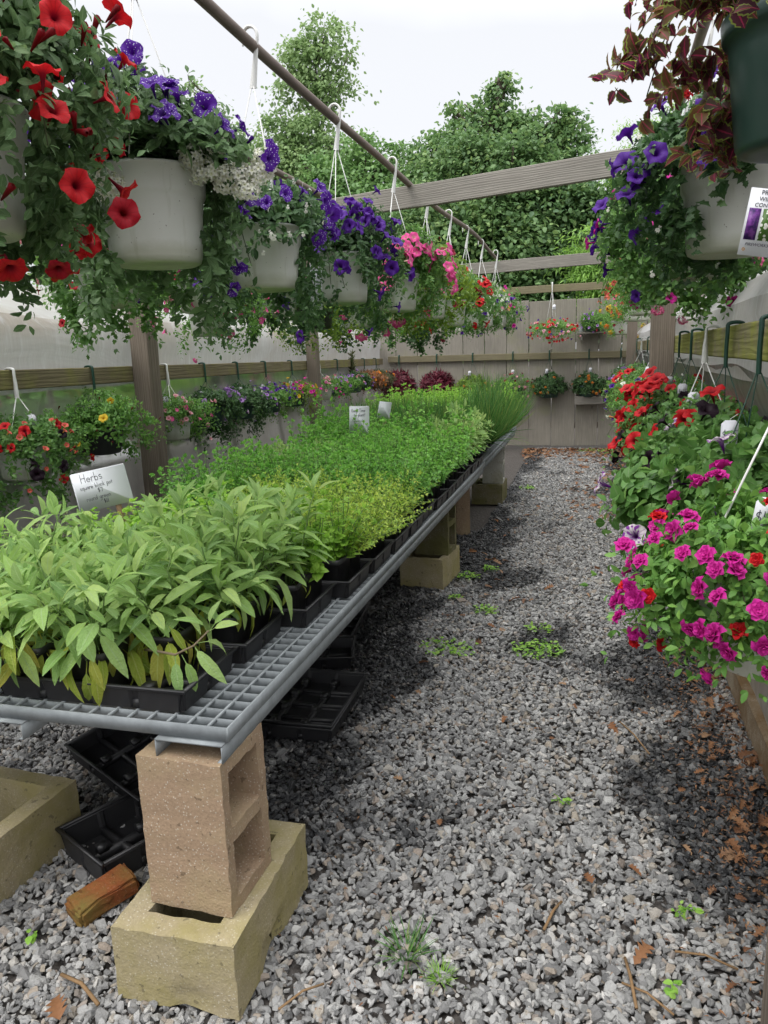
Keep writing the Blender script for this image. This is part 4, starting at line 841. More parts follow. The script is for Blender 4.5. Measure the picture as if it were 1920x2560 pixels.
tree(-9.6, 19.0, 0.10, [(0, 0, 6.9, 0.6), (-0.7, 0, 6.4, 0.7), (0.6, 0, 6.2, 0.6), (0, 0, 7.6, 0.35), (0.7, 0, 7.2, 0.25), (0, 0, 5.4, 1.1), (1.1, 0, 5.2, 0.9), (-0.3, 0, 8.2, 0.18), (1.4, 0, 6.3, 0.6), (-1.3, 0, 6.0, 0.8)], M['t_haze'], 18000, 0.09, 405, 'pale green tree with spiky shoots behind the purple petunias')
tree(0.75, 17.0, 0.11, [(0.1, 0, 5.3, 0.65), (0.8, 0, 5.5, 0.7), (-0.35, 0, 4.9, 0.4), (0.5, 0, 4.6, 0.7), (-0.2, 0, 4.3, 0.3), (1.6, 0, 5.0, 0.9)], M['t_light'], 9000, 0.10, 406, 'light lime green tree right of the maple, behind the hanging coleus', flat=0.25, tpl='slim')
tree(-0.1, 15.5, 0.07, [(0.05, 0, 3.45, 0.40), (-0.25, 0, 3.1, 0.3), (0.2, 0, 2.8, 0.45), (-0.1, 0, 2.35, 0.35), (0.25, 0, 2.3, 0.35)], M['t_light'], 3200, 0.13, 407, 'bright young tree with fern like leaves just behind the fence', flat=0.22, tpl='slim')
tree(-3.3, 16.8, 0.15, [(0, 0, 3.9, 1.2), (-1.3, 0, 3.5, 1.1), (1.2, 0, 3.6, 1.1), (0.3, -0.4, 2.5, 1.2), (-1.2, -0.3, 2.3, 1.0), (1.6, -0.2, 2.4, 1.0)], M['t_maple'], 26000, 0.11, 408, 'dark broad tree between the second beam and the fence top, left part')
tree(-0.3, 17.5, 0.15, [(0, 0, 3.9, 1.1), (-1.3, 0, 3.4, 1.1), (1.2, 0, 3.8, 1.1), (0.3, -0.4, 2.6, 1.2), (-1.2, -0.3, 2.2, 1.1), (1.6, -0.2, 2.4, 1.0)], M['t_dark'], 22000, 0.12, 409, 'deep green tree behind the fence beneath the maple, right part')
tree(2.9, 19.0, 0.15, [(0, 0, 3.5, 1.2), (-1.2, 0, 3.3, 1.1), (1.2, 0, 3.6, 1.1), (0, 0, 2.2, 1.3)], M['t_dark'], 12000, 0.12, 410, 'dark tree beyond the right end of the fence')
tree(-12.5, 18.0, 0.15, [(0, 0, 5.5, 1.3), (1.5, 0, 4.8, 1.3), (-1.2, 0, 5.0, 1.3), (2.8, 0, 4.4, 1.2), (0.5, 0, 3.5, 1.7)], M['t_mid'], 12000, 0.12, 411, 'wide tree far left behind the red petunia basket')
tree(-8.3, 21.0, 0.15, [(0, 0, 3.8, 1.6), (2.0, 0, 3.6, 1.6), (-2.0, 0, 3.6, 1.6), (3.6, 0, 3.3, 1.5)], M['t_dark'], 16000, 0.13, 412, 'dark tree line behind the left greenhouse roof')

# ------------------------------------------------------------------ concrete blocks
def cinder(name, L, W_, H_, holes, axis, loc, rz, mat, seed, label, group='concrete blocks', wall=0.034, chip=0.0):
    """hollow block: plan L x W_ with cores, extruded H_; axis 'z' lying flat, 'x' standing on end with cores along x"""
    bm = bmesh.new(); n = holes
    cx = [-L/2]+[v_ for i in range(n) for v_ in (-L/2+wall+i*(L-wall)/n, -L/2+(i+1)*(L-wall)/n)]+[L/2]
    cy = [-W_/2, -W_/2+wall, W_/2-wall, W_/2]
    top = {}
    for k_, z in enumerate((0, H_)):
        for i, x in enumerate(cx):
            for j, y in enumerate(cy):
                ins = 0.0
                top[(i, j, k_)] = bm.verts.new((x, y, z))
    hole = set((1+2*i, 1) for i in range(n)); cells = [(i, j) for i in range(len(cx)-1) for j in range(3) if (i, j) not in hole]
    for (i, j) in cells:
        bm.faces.new([top[(i, j, 0)], top[(i, j+1, 0)], top[(i+1, j+1, 0)], top[(i+1, j, 0)]])
        bm.faces.new([top[(i, j, 1)], top[(i+1, j, 1)], top[(i+1, j+1, 1)], top[(i, j+1, 1)]])
    cs = set(cells)
    for (i, j) in cells:
        for (di, dj, a, b) in ((-1, 0, (i, j+1), (i, j)), (1, 0, (i+1, j), (i+1, j+1)), (0, -1, (i, j), (i+1, j)), (0, 1, (i+1, j+1), (i, j+1))):
            if (i+di, j+dj) not in cs: bm.faces.new([top[(*a, 0)], top[(*b, 0)], top[(*b, 1)], top[(*a, 1)]])
    bm.edges.ensure_lookup_table()
    sharp = [e for e in bm.edges if len(e.link_faces) == 2 and e.calc_face_angle(0) > 0.5]
    bmesh.ops.bevel(bm, geom=sharp, offset=0.006, segments=2, affect='EDGES')
    bmesh.ops.triangulate(bm, faces=[f for f in bm.faces if len(f.verts) > 4])
    for _ in range(3):
        lg = [e for e in bm.edges if e.calc_length() > 0.03]
        if lg: bmesh.ops.subdivide_edges(bm, edges=lg, cuts=1, use_grid_fill=True)
    r_ = np.random.default_rng(seed); ph = r_.uniform(0, 6, 12)
    for v_ in bm.verts:
        p = v_.co; q = np.array([math.sin(p.y*60+ph[0])+math.sin(p.z*85+ph[1]), math.sin(p.x*70+ph[2])+math.sin(p.z*60+ph[3]), math.sin(p.x*65+ph[4])+math.sin(p.y*80+ph[5])])*0.0008+r_.normal(size=3)*0.0007
        v_.co += Vector(q)
        if chip and p.z < 0.06 and (abs(abs(p.x)-L/2) < 0.03 or abs(abs(p.y)-W_/2) < 0.03):
            k_ = max(0, math.sin(p.x*19+ph[6])*math.sin(p.y*23+ph[7])); v_.co += Vector((-math.copysign(0.02*k_, p.x), -math.copysign(0.02*k_, p.y), 0.012*k_))
    if axis == 'x':
        for v_ in bm.verts: v_.co = Vector((v_.co.z-H_/2, v_.co.y, v_.co.x+L/2))
    m_ = bpy.data.meshes.new(name); bm.to_mesh(m_); bm.free(); m_.materials.append(mat)
    for p in m_.polygons: p.use_smooth = True
    m_.set_sharp_from_angle(angle=0.6)
    o = link(name, m_, loc=loc, label=label, cat='concrete block', group=group); o.rotation_euler = (0, 0, rz); return o
PI2 = PI/2
cinder('concrete_block', 0.47, 0.315, 0.196, 2, 'z', (-0.925, 1.555, 0.0), PI2+0.02, M['block_moss'], 1, 'mossy yellowish block lying flat with chipped corners, carrying the front tan block', chip=1.0, wall=0.062)
cinder('concrete_block', 0.395, 0.215, 0.222, 2, 'x', (-0.912, 1.515, 0.197), -0.03, M['block_tan'], 2, 'clean tan block standing on end under the front corner of the bench')
cinder('concrete_block', 0.40, 0.29, 0.196, 2, 'z', (-1.04, 4.79, 0.0), PI2-0.1, M['block_moss'], 3, 'mossy block lying flat beneath the middle of the herb bench')
cinder('concrete_block', 0.395, 0.20, 0.22, 2, 'x', (-1.0, 4.80, 0.197), -0.1, M['block_dark'], 4, 'dirty grey brown block on end, second support from the camera')
cinder('concrete_block', 0.395, 0.20, 0.24, 2, 'x', (-1.26, 4.86, 0.197), 0.0, M['block_dark'], 14, 'dark block on end in the shade behind the second bench support')
cinder('concrete_block', 0.40, 0.30, 0.196, 2, 'z', (-1.01, 7.53, 0.0), PI2, M['block_dark'], 5, 'brown block lying flat under the white painted one at the far bench', )
cinder('concrete_block', 0.395, 0.21, 0.20, 2, 'x', (-0.965, 7.50, 0.197), 0.02, M['block_white'], 6, 'white painted block standing on end at the far bench')
cinder('concrete_block', 0.395, 0.20, 0.11, 1, 'x', (-1.05, 6.15, 0.0), 0.2, M['block_tan'], 7, 'lean tan block standing between the two flat support blocks')
cinder('concrete_block', 0.395, 0.21, 0.23, 2, 'x', (-1.85, 4.7, 0.197), 0.0, M['block_dark'], 8, 'dark block on end under the left half of the bench')
cinder('concrete_block', 0.46, 0.40, 0.20, 1, 'z', (-1.80, 1.155, 0.0), PI2-0.06, M['block_moss'], 9, 'large green stained hollow block at the left edge, nearer of the pair', wall=0.06)
cinder('concrete_block', 0.46, 0.40, 0.20, 1, 'z', (-1.785, 1.63, 0.0), PI2-0.06, M['block_moss'], 10, 'large green stained hollow block behind the black tray, farther of the pair', wall=0.06)
# brick
bm = bmesh.new(); bmesh.ops.create_cube(bm, size=1)
for v_ in bm.verts: v_.co = Vector((v_.co.x*0.09, v_.co.y*0.175, v_.co.z*0.06))
bmesh.ops.bevel(bm, geom=bm.edges[:], offset=0.010, segments=2, affect='EDGES'); bmesh.ops.subdivide_edges(bm, edges=bm.edges[:], cuts=2, use_grid_fill=True)
r_ = np.random.default_rng(5)
for v_ in bm.verts: v_.co += Vector(r_.normal(size=3)*0.0018)+Vector((0.006*math.sin(v_.co.y*30), 0, 0.005*math.sin(v_.co.y*25+v_.co.x*40)))
m_ = bpy.data.meshes.new('brick'); bm.to_mesh(m_); bm.free(); m_.materials.append(M['brick'])
o = link('loose_brick', m_, loc=(-1.30, 1.575, 0.040), label='broken orange brick with green moss lying on the gravel by the block', cat='brick'); o.rotation_euler = (0.15, 0.08, -0.45)
# curb at the right
timber('curb', 0.60, 0.74, 1.2, 11.4, -0.02, 0.13, M['curb'], sub=0.5, rough=0.006, bev=0.01, label='low dirty timber and concrete curb under the right hand baskets', cat='curb')

# ------------------------------------------------------------------ wire benches
def bench(x0, x1, y0, y1, zt, label, bars=True):
    e = empty('metal_bench', ((x0+x1)/2, (y0+y1)/2, zt-0.08), label=label, cat='bench top', group='galvanised grating bench tops')
    ox, oy, oz = (x0+x1)/2, (y0+y1)/2, zt-0.08
    def bxm(nm, a0, a1, b0, b1, c0, c1): v, t = box_vt(a0-ox, a1-ox, b0-oy, b1-oy, c0-oz, c1-oz); link(nm, rawmesh(nm, v, t, None, False, (M['zinc'],)), e)
    th = 0.004
    bxm('edge_strip', x1-th, x1, y0, y1, zt-0.030, zt+0.004); bxm('edge_strip', x0, x0+th, y0, y1, zt-0.030, zt+0.004)
    bxm('edge_strip', x0+th, x1-th, y0, y0+th, zt-0.030, zt+0.004); bxm('edge_strip', x0+th, x1-th, y1-th, y1, zt-0.030, zt+0.004)
    ny = int((y1-y0)/0.046); v, t = box_vt(-(x1-x0)/2+th, (x1-x0)/2-th, -0.0016, 0.0016, 0.052, 0.0805); mb = rawmesh('cross_bar', v, t, None, False, (M['zinc'],))
    for i in range(1, ny): link('cross_bar', mb, e, loc=(0, y0-oy+i*(y1-y0)/ny, 0))
    nx = int((x1-x0)/0.052); r = np.linspace(-(y1-y0)/2+th, (y1-y0)/2-th, 60)
    v, t = box_vt(-0.0028, 0.0028, -(y1-y0)/2+th, (y1-y0)/2-th, 0.0745, 0.083); ml = rawmesh('long_bar', v, t, None, False, (M['zinc'],))
    for i in range(1, nx): link('long_bar', ml, e, loc=(x0-ox+i*(x1-x0)/nx, 0, 0))
    # folded channels running lengthways beneath the grating
    for xa, xb in ((x1-0.185, x1-0.012), (x0+0.012, x0+0.185), ((x0+x1)/2-0.08, (x0+x1)/2+0.08)):
        v1, t1 = box_vt(xa-ox, xb-ox, y0-0.012-oy, y1-0.02-oy, 0.041, 0.045); a = Acc(); a.add(v1, t1)
        for xx in (xa, xb-0.003): v2, t2 = box_vt(xx-ox, xx+0.003-ox, y0-0.012-oy, y1-0.02-oy, 0.0, 0.0405); a.add(v2, t2)
        v3, t3 = box_vt(xb-ox-0.014, xb-0.0035-ox, y0-0.012-oy, y1-0.02-oy, 0.0, 0.003); a.add(v3, t3)
        link('support_channel', a.mesh('support_channel', False, (M['zinc'],)), e)
    return e
BZ = 0.672
bench(-2.06, -0.79, 1.43, 5.64, BZ, 'long galvanised grating bench top full of herbs, nearest the camera')
bench(-2.06, -0.81, 5.68, 8.2, BZ, 'second galvanised grating bench top at the far end under the chives')

# ------------------------------------------------------------------ black trays
def tray_mesh(w_, l, h, nx, ny, flange=0.008):
    """returns (shell, rim, dividers) meshes; origin at bottom centre"""
    a = Acc(); tp = 0.008
    def quad(p): a.add(np.array(p), np.array([(0, 1, 2), (0, 2, 3)]))
    W2, L2 = w_/2, l/2
    c0 = [(-W2+tp, -L2+tp), (W2-tp, -L2+tp), (W2-tp, L2-tp), (-W2+tp, L2-tp)]; c1 = [(-W2, -L2), (W2, -L2), (W2, L2), (-W2, L2)]
    # scalloped sides: each wall bulges in between cell pockets
    for k in range(4):
        (xa, ya), (xb, yb) = c0[k], c0[(k+1) % 4]; (xc, yc), (xd, yd) = c1[k], c1[(k+1) % 4]; nseg = (nx if k % 2 == 0 else ny)
        for s in range(nseg):
            for f0, f1, inn0, inn1 in ((0, 0.04, 1, 1), (0.04, 0.10, 1, 0), (0.10, 0.90, 0, 0), (0.90, 0.96, 0, 1), (0.96, 1.0, 1, 1)):
                u0, u1 = (s+f0)/nseg, (s+f1)/nseg
                nxn = np.array([-(yd-yc), (xd-xc)]); nxn = nxn/np.linalg.norm(nxn)
                def pt(u, top, inn):
                    p = (np.array([xc, yc])*(1-u)+np.array([xd, yd])*u) if top else (np.array([xa, ya])*(1-u)+np.array([xb, yb])*u)
                    return p+nxn*(0.012*inn*(0.35 if top else 1.0))
                A, B = pt(u0, 0, inn0), pt(u1, 0, inn1); Cc, D = pt(u1, 1, inn1), pt(u0, 1, inn0)
                quad([(A[0], A[1], 0), (B[0], B[1], 0), (Cc[0], Cc[1], h*0.86), (D[0], D[1], h*0.86)])
                quad([(A[0]*0.99, A[1]*0.99, 0.002), (D[0]*0.985, D[1]*0.985, h*0.86), (Cc[0]*0.985, Cc[1]*0.985, h*0.86), (B[0]*0.99, B[1]*0.99, 0.002)])
    quad([(x, y, 0.001) for x, y in c0]); quad([(x, y, 0.003) for x, y in c0])
    shell = a.mesh('tray_shell', False, (M['pot_black'],))
    b = Acc()
    for k, (z0, z1, o) in enumerate(((h*0.84, h*0.90, flange*0.5), (h*0.93, h, flange))):
        for (x0, x1, y0, y1) in ((-W2-o, W2+o, -L2-o, -L2+0.003), (-W2-o, W2+o, L2-0.003, L2+o), (-W2-o, -W2+0.003, -L2+0.003, L2-0.003), (W2-0.003, W2+o, -L2+0.003, L2-0.003)):
            b.add(*box_vt(x0, x1, y0, y1, z0, z1))
    for (x0, x1, y0, y1) in ((-W2-0.001, W2+0.001, -L2-0.001, -L2+0.002), (-W2-0.001, W2+0.001, L2-0.002, L2+0.001), (-W2-0.001, -W2+0.002, -L2+0.002, L2-0.002), (W2-0.002, W2+0.001, -L2+0.002, L2-0.002)):
        b.add(*box_vt(x0, x1, y0, y1, h*0.89, h*0.94))
    rim = b.mesh('tray_rim', False, (M['pot_black'],))
    c = Acc()
    for i in range(1, nx):
        x = -W2+w_*i/nx; c.add(*box_vt(x-0.010, x+0.010, -L2+tp, L2-tp, 0.0035, h*0.36))
        for j in range(ny): y = -L2+l*(j+0.5)/ny; c.add(*box_vt(x-0.013, x+0.013, y-0.016, y+0.016, h*0.362, h*0.62))
    for j in range(1, ny):
        y = -L2+l*j/ny; c.add(*box_vt(-W2+tp, W2-tp, y-0.009, y+0.009, 0.0045, h*0.33))
    div = c.mesh('tray_divider', False, (M['pot_black'],))
    return shell, rim, div
TR = tray_mesh(0.54, 0.275, 0.062, 4, 2); TR2 = tray_mesh(0.40, 0.50, 0.062, 3, 4); TR3 = tray_mesh(0.26, 0.40, 0.09, 2, 3)
def tray(ms, loc, rot, label, group):
    e = empty('plant_tray', loc, label=label, cat='plant tray', group=group); e.rotation_euler = rot
    ts = link('tray_shell', ms[0], e); link('rim', ms[1], ts); link('divider_ridge', ms[2], ts)
    return e
tray(TR2, (-1.17, 2.80, 0.012), (0.0, 0.0, 0.02), 'empty black tray on the gravel under the bench, nearest the aisle', 'empty trays under the bench')
tray(TR2, (-1.17, 2.805, 0.024), (0.0, 0.0, 0.01), 'second black tray nested on top of the one beneath the bench edge', 'empty trays under the bench')
tray(TR, (-1.40, 3.32, 0.012), (0.0, 0.0, 0.25), 'empty black tray behind the nested pair under the bench', 'empty trays under the bench')
tray(TR2, (-1.42, 3.75, 0.012), (0.0, 0.0, 0.1), 'farthest black tray in the deep shade under the bench', 'empty trays under the bench')
tray(TR3, (-1.36, 1.86, 0.012), (0.0, 0.0, -0.45), 'deep black tray with a crossed divider beside the orange brick', 'empty trays under the bench')
tray(TR2, (-1.52, 2.25, 0.10), (0.10, 0.20, -0.35), 'tilted black tray leaning over the tray beside the brick', 'empty trays under the bench')

# ------------------------------------------------------------------ herbs in square pots
def herb_mesh(kind, seed, big=1.0):
    """returns list of (mesh pieces) local to a pot soil surface"""
    r = np.random.default_rng(seed); a = Acc(); st = Acc()
    if kind in ('thyme',):
        n, K, up, R, tpl, sz, mt = 52, 13, 0.20, 0.14, L_tiny, 0.0135, 'lf_thyme'
    elif kind == 'oreg': n, K, up, R, tpl, sz, mt = 24, 9, 0.24, 0.11, L_broad, 0.034, 'lf_oreg'
    elif kind == 'mint': n, K, up, R, tpl, sz, mt = 22, 10, 0.34, 0.12, L_oval, 0.050, 'lf_mint'
    elif kind == 'balm': n, K, up, R, tpl, sz, mt = 22, 8, 0.24, 0.10, L_broad, 0.038, 'lf_balm'
    elif kind == 'basil': n, K, up, R, tpl, sz, mt = 16, 8, 0.22, 0.08, L_oval, 0.04, 'lf_basil'
    elif kind == 'rosemary': n, K, up, R, tpl, sz, mt = 14, 22, 0.26, 0.07, L_slim, 0.032, 'lf_mint'
    elif kind == 'sagelow': n, K, up, R, tpl, sz, mt = 12, 6, 0.17, 0.09, L_sage, 0.062, 'lf_sage'
    elif kind in ('chive', 'chivebig'):
        n = 150; ph = r.uniform(0, 2*PI, n); b = r.uniform(0, 0.045, n); h = 0.30*r.uniform(0.5, 1.15, n); ln = r.uniform(0.02, 0.34, n)**1.0
        P = np.stack([b*np.cos(ph), b*np.sin(ph), 0*b], 1); out = np.stack([np.cos(ph), np.sin(ph), 0*ph], 1)
        d = nrm(out*ln[:, None]*1.4+np.array([0, 0, 1.0])*h[:, None]+r.normal(size=(n, 3))*0.03); nn_ = nrm(-out+np.array([0, 0, 0.4])+r.normal(size=(n, 3))*0.3)
        if kind == 'chivebig':
            n = 330; ph = np.concatenate([r.uniform(0, 2*PI, 150), r.normal(-0.35, 0.75, 180)]); b = r.uniform(0, 0.05, n); h = 0.38*r.uniform(0.5, 1.2, n); ln = np.concatenate([r.uniform(0.02, 0.3, 150), r.uniform(0.3, 1.1, 180)])
            P = np.stack([b*np.cos(ph), b*np.sin(ph), 0*b], 1); out = np.stack([np.cos(ph), np.sin(ph), 0*ph], 1)
            d = nrm(out*ln[:, None]*1.3+np.array([0, 0, 1.0])*0.36+r.normal(size=(n, 3))*0.03); nn_ = nrm(-out+np.array([0, 0, 0.4])+r.normal(size=(n, 3))*0.3)
        V, Tt, A = leaf_tpl([(0, 0), (0.02, 1), (0.2, 1), (0.4, 1), (0.6, 0.85), (0.8, 0.7), (1, 0)], 0.9, 0.0, 0.0075)
        ang = V[:, 1]**2*(0.28 if kind == 'chive' else 0.62); V = V.copy(); V[:, 2] += -ang
        a.tile((V, Tt, A), frames(d, -nn_)*h[:, None, None]*1.15, P, r.random(n)); fl = None
        return a.mesh('foliage', False, (M['lf_chive'],))
    ph = r.uniform(0, 2*PI, n); u = r.random(n); out = np.stack([np.cos(ph), np.sin(ph), 0*ph], 1)
    e = R*(0.2+0.9*u)*big; hh = up*(1-0.35*u**2)*r.uniform(0.5, 1.2, n)*big
    if kind == 'thyme': hh *= (1-0.35*u)
    s = np.linspace(0.1, 1, K)[None, :]
    rad = r.uniform(0, 0.04, n)[:, None]+e[:, None]*s**1.2; P = rad[:, :, None]*out[:, None, :]
    P[:, :, 2] = hh[:, None]*(s*(1.15 if kind != 'thyme' else 1.3)-s**2*(0.15 if kind != 'thyme' else 0.3)); P = P+np.cumsum(r.normal(size=P.shape)*0.004*(2 if kind == 'thyme' else 1), 1)*np.array([1, 1, 0.3])
    Tn = nrm(np.gradient(P, axis=1)); O = np.repeat(out[:, None], K, 1)
    per = 3 if kind in ('thyme',) else 2
    if kind in ('mint', 'balm', 'oreg', 'basil', 'sagelow'):       # opposite pairs, crossed
        bs = nrm(np.cross(Tn, np.array([0.3, 0.9, 0.1]))); bt = np.cross(Tn, bs)
        alt = (np.arange(K) % 2)[None, :, None]; side = bs*alt+bt*(1-alt)
        p2 = np.concatenate([P.reshape(-1, 3)]*2); sd = np.concatenate([side.reshape(-1, 3), -side.reshape(-1, 3)]); tt = np.concatenate([Tn.reshape(-1, 3)]*2)
        dd = nrm(sd+tt*0.45+r.normal(size=sd.shape)*0.22); nn_ = nrm(tt*0.9+np.array([0, 0, 0.6])+r.normal(size=sd.shape)*0.25)
        sz_ = sz*r.uniform(0.7, 1.15, len(p2))*np.concatenate([np.tile(np.linspace(1.1, 0.55, K), n)]*2)
    else:
        p2, dd, nn_ = cloud_leaves(r, P.reshape(-1, 3), Tn.reshape(-1, 3), O.reshape(-1, 3), per, 0.3, 0.8); sz_ = sz*r.uniform(0.6, 1.2, len(p2))
    a.tile(tpl, frames(dd, nn_)*sz_[:, None, None], p2, r.random(len(p2)))
    # growing tips: small upright rosettes
    if kind not in ('thyme', 'rosemary'):
        tp_ = np.repeat(P[:, -1], 4, 0); dd = nrm(np.repeat(Tn[:, -1], 4, 0)+r.normal(size=(len(tp_), 3))*0.5); a.tile(tpl, frames(dd, nrm(r.normal(size=dd.shape)))*(sz*0.55), tp_, 0.5+0.5*r.random(len(tp_)))
    for i in range(n):
        v, t = tube_vt(P[i][::2] if kind != 'thyme' else P[i][::3], 0.0011 if kind == 'thyme' else 0.0016, 3); a.add(v, t, np.full((len(v), 3), 0.5), m=1)
    mats = [M[mt], M['stem_dk'] if kind == 'basil' else (M['stem_br'] if kind == 'sagelow' else M['stem'])]
    if kind == 'thyme' and seed % 2 == 0:
        k_ = 60; q = P[:, -3:].reshape(-1, 3); pk = r.choice(len(q), k_); f = flower_tpl([(0.2, -0.3), (1, 0.1)], 5, 5)
        a.tile(f, frames(nrm(r.normal(size=(k_, 3))), nrm(np.array([0, 0, 1.0])+r.normal(size=(k_, 3))*0.5))*0.0035, q[pk]+[0, 0, 0.006], r.random(k_), m=2); mats.append(M['f_white'])
    return a.mesh('foliage', False, tuple(mats))
HM = {}
for kd, nv in (('thyme', 4), ('oreg', 4), ('mint', 4), ('balm', 3), ('chive', 4), ('chivebig', 3), ('sagelow', 3), ('basil', 1), ('rosemary', 1)):
    HM[kd] = [herb_mesh(kd, 500+10*i+len(kd)) for i in range(nv)]
def sqpot(w_, h, tp=0.82):
    a = Acc(); V = []; prof = [(w_*tp*0.96/2, 0.0), (w_*tp/2, 0.004), (w_*0.955/2, h*0.84), (w_*1.0/2, h*0.85), (w_*1.02/2, h), (w_*0.965/2, h), (w_*0.93/2, h*0.80)]
    for r, z in prof:
        c = r*0.14; V += [(-r+c, -r, z), (r-c, -r, z), (r, -r+c, z), (r, r-c, z), (r-c, r, z), (-r+c, r, z), (-r, r-c, z), (-r, -r+c, z)]
    t = []
    for i in range(len(prof)-1):
        for j in range(8):
            p, q, s, u = i*8+j, i*8+(j+1) % 8, (i+1)*8+(j+1) % 8, (i+1)*8+j; t += [(p, q, s), (p, s, u)]
    for j in range(1, 7): t.append((0, j+1, j))
    me_ = rawmesh('pot_body', V, np.array(t), None, False, (M['pot_black'],))
    r = w_*0.945/2; so = rawmesh('soil', [(-r, -r, h*0.83), (r, -r, h*0.83), (r, r, h*0.83), (-r, r, h*0.83)], [(0, 1, 2), (0, 2, 3)], None, False, (M['soil'],))
    return me_, so
SP = sqpot(0.128, 0.125); v, t = lathe_vt([(0.001, 0.0), (0.05, 0.0), (0.055, 0.01), (0.072, 0.105), (0.078, 0.107), (0.08, 0.135), (0.075, 0.136), (0.07, 0.11)], 20)
RP = (rawmesh('pot_body', v, t, None, True, (M['pot_green'],)), SP[1])
SGL = [rawmesh('leaf', L_sage[0], L_sage[1], L_sage[2], True, (M['lf_sage'],)), rawmesh('leaf', L_sage2[0], L_sage2[1], L_sage2[2], True, (M['lf_sage'],))]
SGY = [rawmesh('leaf', L_sage2[0], L_sage2[1], L_sage2[2], True, (M['lf_sagey'],))]
def sage_plant(e, o3, seed, front, hs_=1.0, h=0.125):
    r = np.random.default_rng(seed); n = 8; K = 6
    ph = np.arange(n)*2*PI/n+r.uniform(0, 1, n); u = r.random(n); out = np.stack([np.cos(ph), np.sin(ph), 0*ph], 1)
    hh = hs_*0.175*r.uniform(0.55, 1.35, n); s = np.linspace(0.28, 1, K)[None, :]; en = r.uniform(0.02, 0.12, n)
    if front: en = en*1.5
    rad = 0.02+en[:, None]*s**1.3; P = rad[:, :, None]*out[:, None]; P[:, :, 2] = h*0.83+hh[:, None]*s
    P += np.cumsum(r.normal(size=P.shape)*0.005, 1)*np.array([1, 1, 0.3]); Tn = nrm(np.gradient(P, axis=1))
    b = Acc()
    for i in range(n):
        q = np.concatenate([[[0.02*out[i, 0], 0.02*out[i, 1], h*0.8]], P[i]]); v, t = tube_vt(q, np.linspace(0.0030, 0.0016, K+1), 5); b.add(v, t, np.full((len(v), 3), 0.4))
    bs = nrm(np.cross(Tn, np.array([0.3, 0.9, 0.1]))); bt = np.cross(Tn, bs); alt = (np.arange(K) % 2)[None, :, None]; side = bs*alt+bt*(1-alt)
    p2 = np.concatenate([P.reshape(-1, 3)]*2); sd = np.concatenate([side.reshape(-1, 3), -side.reshape(-1, 3)]); tt = np.concatenate([Tn.reshape(-1, 3)]*2); sv = np.concatenate([np.tile(np.linspace(0, 1, K), n)]*2)
    lift = 0.25+1.1*sv; dd = nrm(sd+tt*lift[:, None]+r.normal(size=sd.shape)*0.2-np.array([0, 0, 1.0])*(0.35*(1-sv))[:, None]); nn_ = nrm(tt*0.8+np.array([0, 0, 0.8])+r.normal(size=sd.shape)*0.15)
    sz_ = 0.080*r.uniform(0.5, 1.35, len(p2))*(1.08-0.35*sv**2); p3 = p2+dd*(0.35*sz_)[:, None]
    tp_ = np.repeat(P[:, -1], 4, 0); d4 = nrm(np.repeat(Tn[:, -1], 4, 0)+r.normal(size=(len(tp_), 3))*0.42); s4 = 0.062*r.uniform(0.6, 1.2, len(tp_))
    p3 = np.concatenate([p3, tp_+d4*(0.3*s4)[:, None]]); dd = np.concatenate([dd, d4]); nn_ = np.concatenate([nn_, nrm(r.normal(size=d4.shape)*0.5+np.array([0, -0.3, 0.5]))]); sz_ = np.concatenate([sz_, s4])
    place_parts(e, o3, 'leaf', SGL, p3, dd, nn_, sz_, 200, r, camsort=False)
    ny = 22 if front else 8                                  # older drooping yellow leaves
    a_ = r.uniform(0, 2*PI, ny) if not front else r.normal(-PI/2, 1.1, ny)
    o2 = np.stack([np.cos(a_), np.sin(a_), 0*a_], 1); py = o2*r.uniform(0.035, 0.085, ny)[:, None]+np.array([0, 0, h*0.83])+np.array([0, 0, 1.0])*r.uniform(0.0, 0.07, ny)[:, None]
    dy = nrm(o2*0.5+np.array([0, 0, -1.0])*r.uniform(0.0, 1.5, ny)[:, None]+r.normal(size=(ny, 3))*0.2); ny_ = nrm(o2+np.array([0, 0, 0.5]))
    sy = (0.082 if front else 0.066)*r.uniform(0.5, 1.25, ny)
    place_parts(e, o3, 'leaf', SGY, py+dy*(0.35*sy)[:, None], dy, ny_, sy, 40, r, camsort=False)
    for i in range(ny):
        v, t = tube_vt(np.stack([o2[i]*0.02+[0, 0, h*0.8], (o2[i]*0.02+py[i])/2+[0, 0, h*0.55], py[i]]), 0.0012, 4); b.add(v, t, np.full((len(v), 3), 0.6))
    link('stems', b.mesh('stems', True, (M['stem'],)), e, kind='stuff')
ORD = ['first', 'second', 'third', 'fourth', 'fifth', 'sixth', 'seventh', 'eighth', 'ninth', 'tenth', 'eleventh', 'twelfth', 'thirteenth', 'fourteenth', 'fifteenth', 'sixteenth', 'seventeenth', 'eighteenth', 'nineteenth', 'twentieth', 'twenty-first', 'twenty-second', 'twenty-third', 'twenty-fourth', 'twenty-fifth', 'twenty-sixth', 'twenty-seventh', 'twenty-eighth', 'twenty-ninth', 'thirtieth']
COLN = ['at the aisle edge', 'second in from the aisle', 'third in from the aisle', 'fourth in from the aisle', 'fifth in from the aisle', 'sixth in from the aisle']
KN = dict(sage='grey green sage', thyme='wiry thyme', oreg='bushy oregano', mint='bright green mint', balm='lime green lemon balm', chive='grassy chives', sagelow='low sage', basil='dark stemmed basil', rosemary='upright rosemary')
rh = np.random.default_rng(77); zb = BZ+0.012
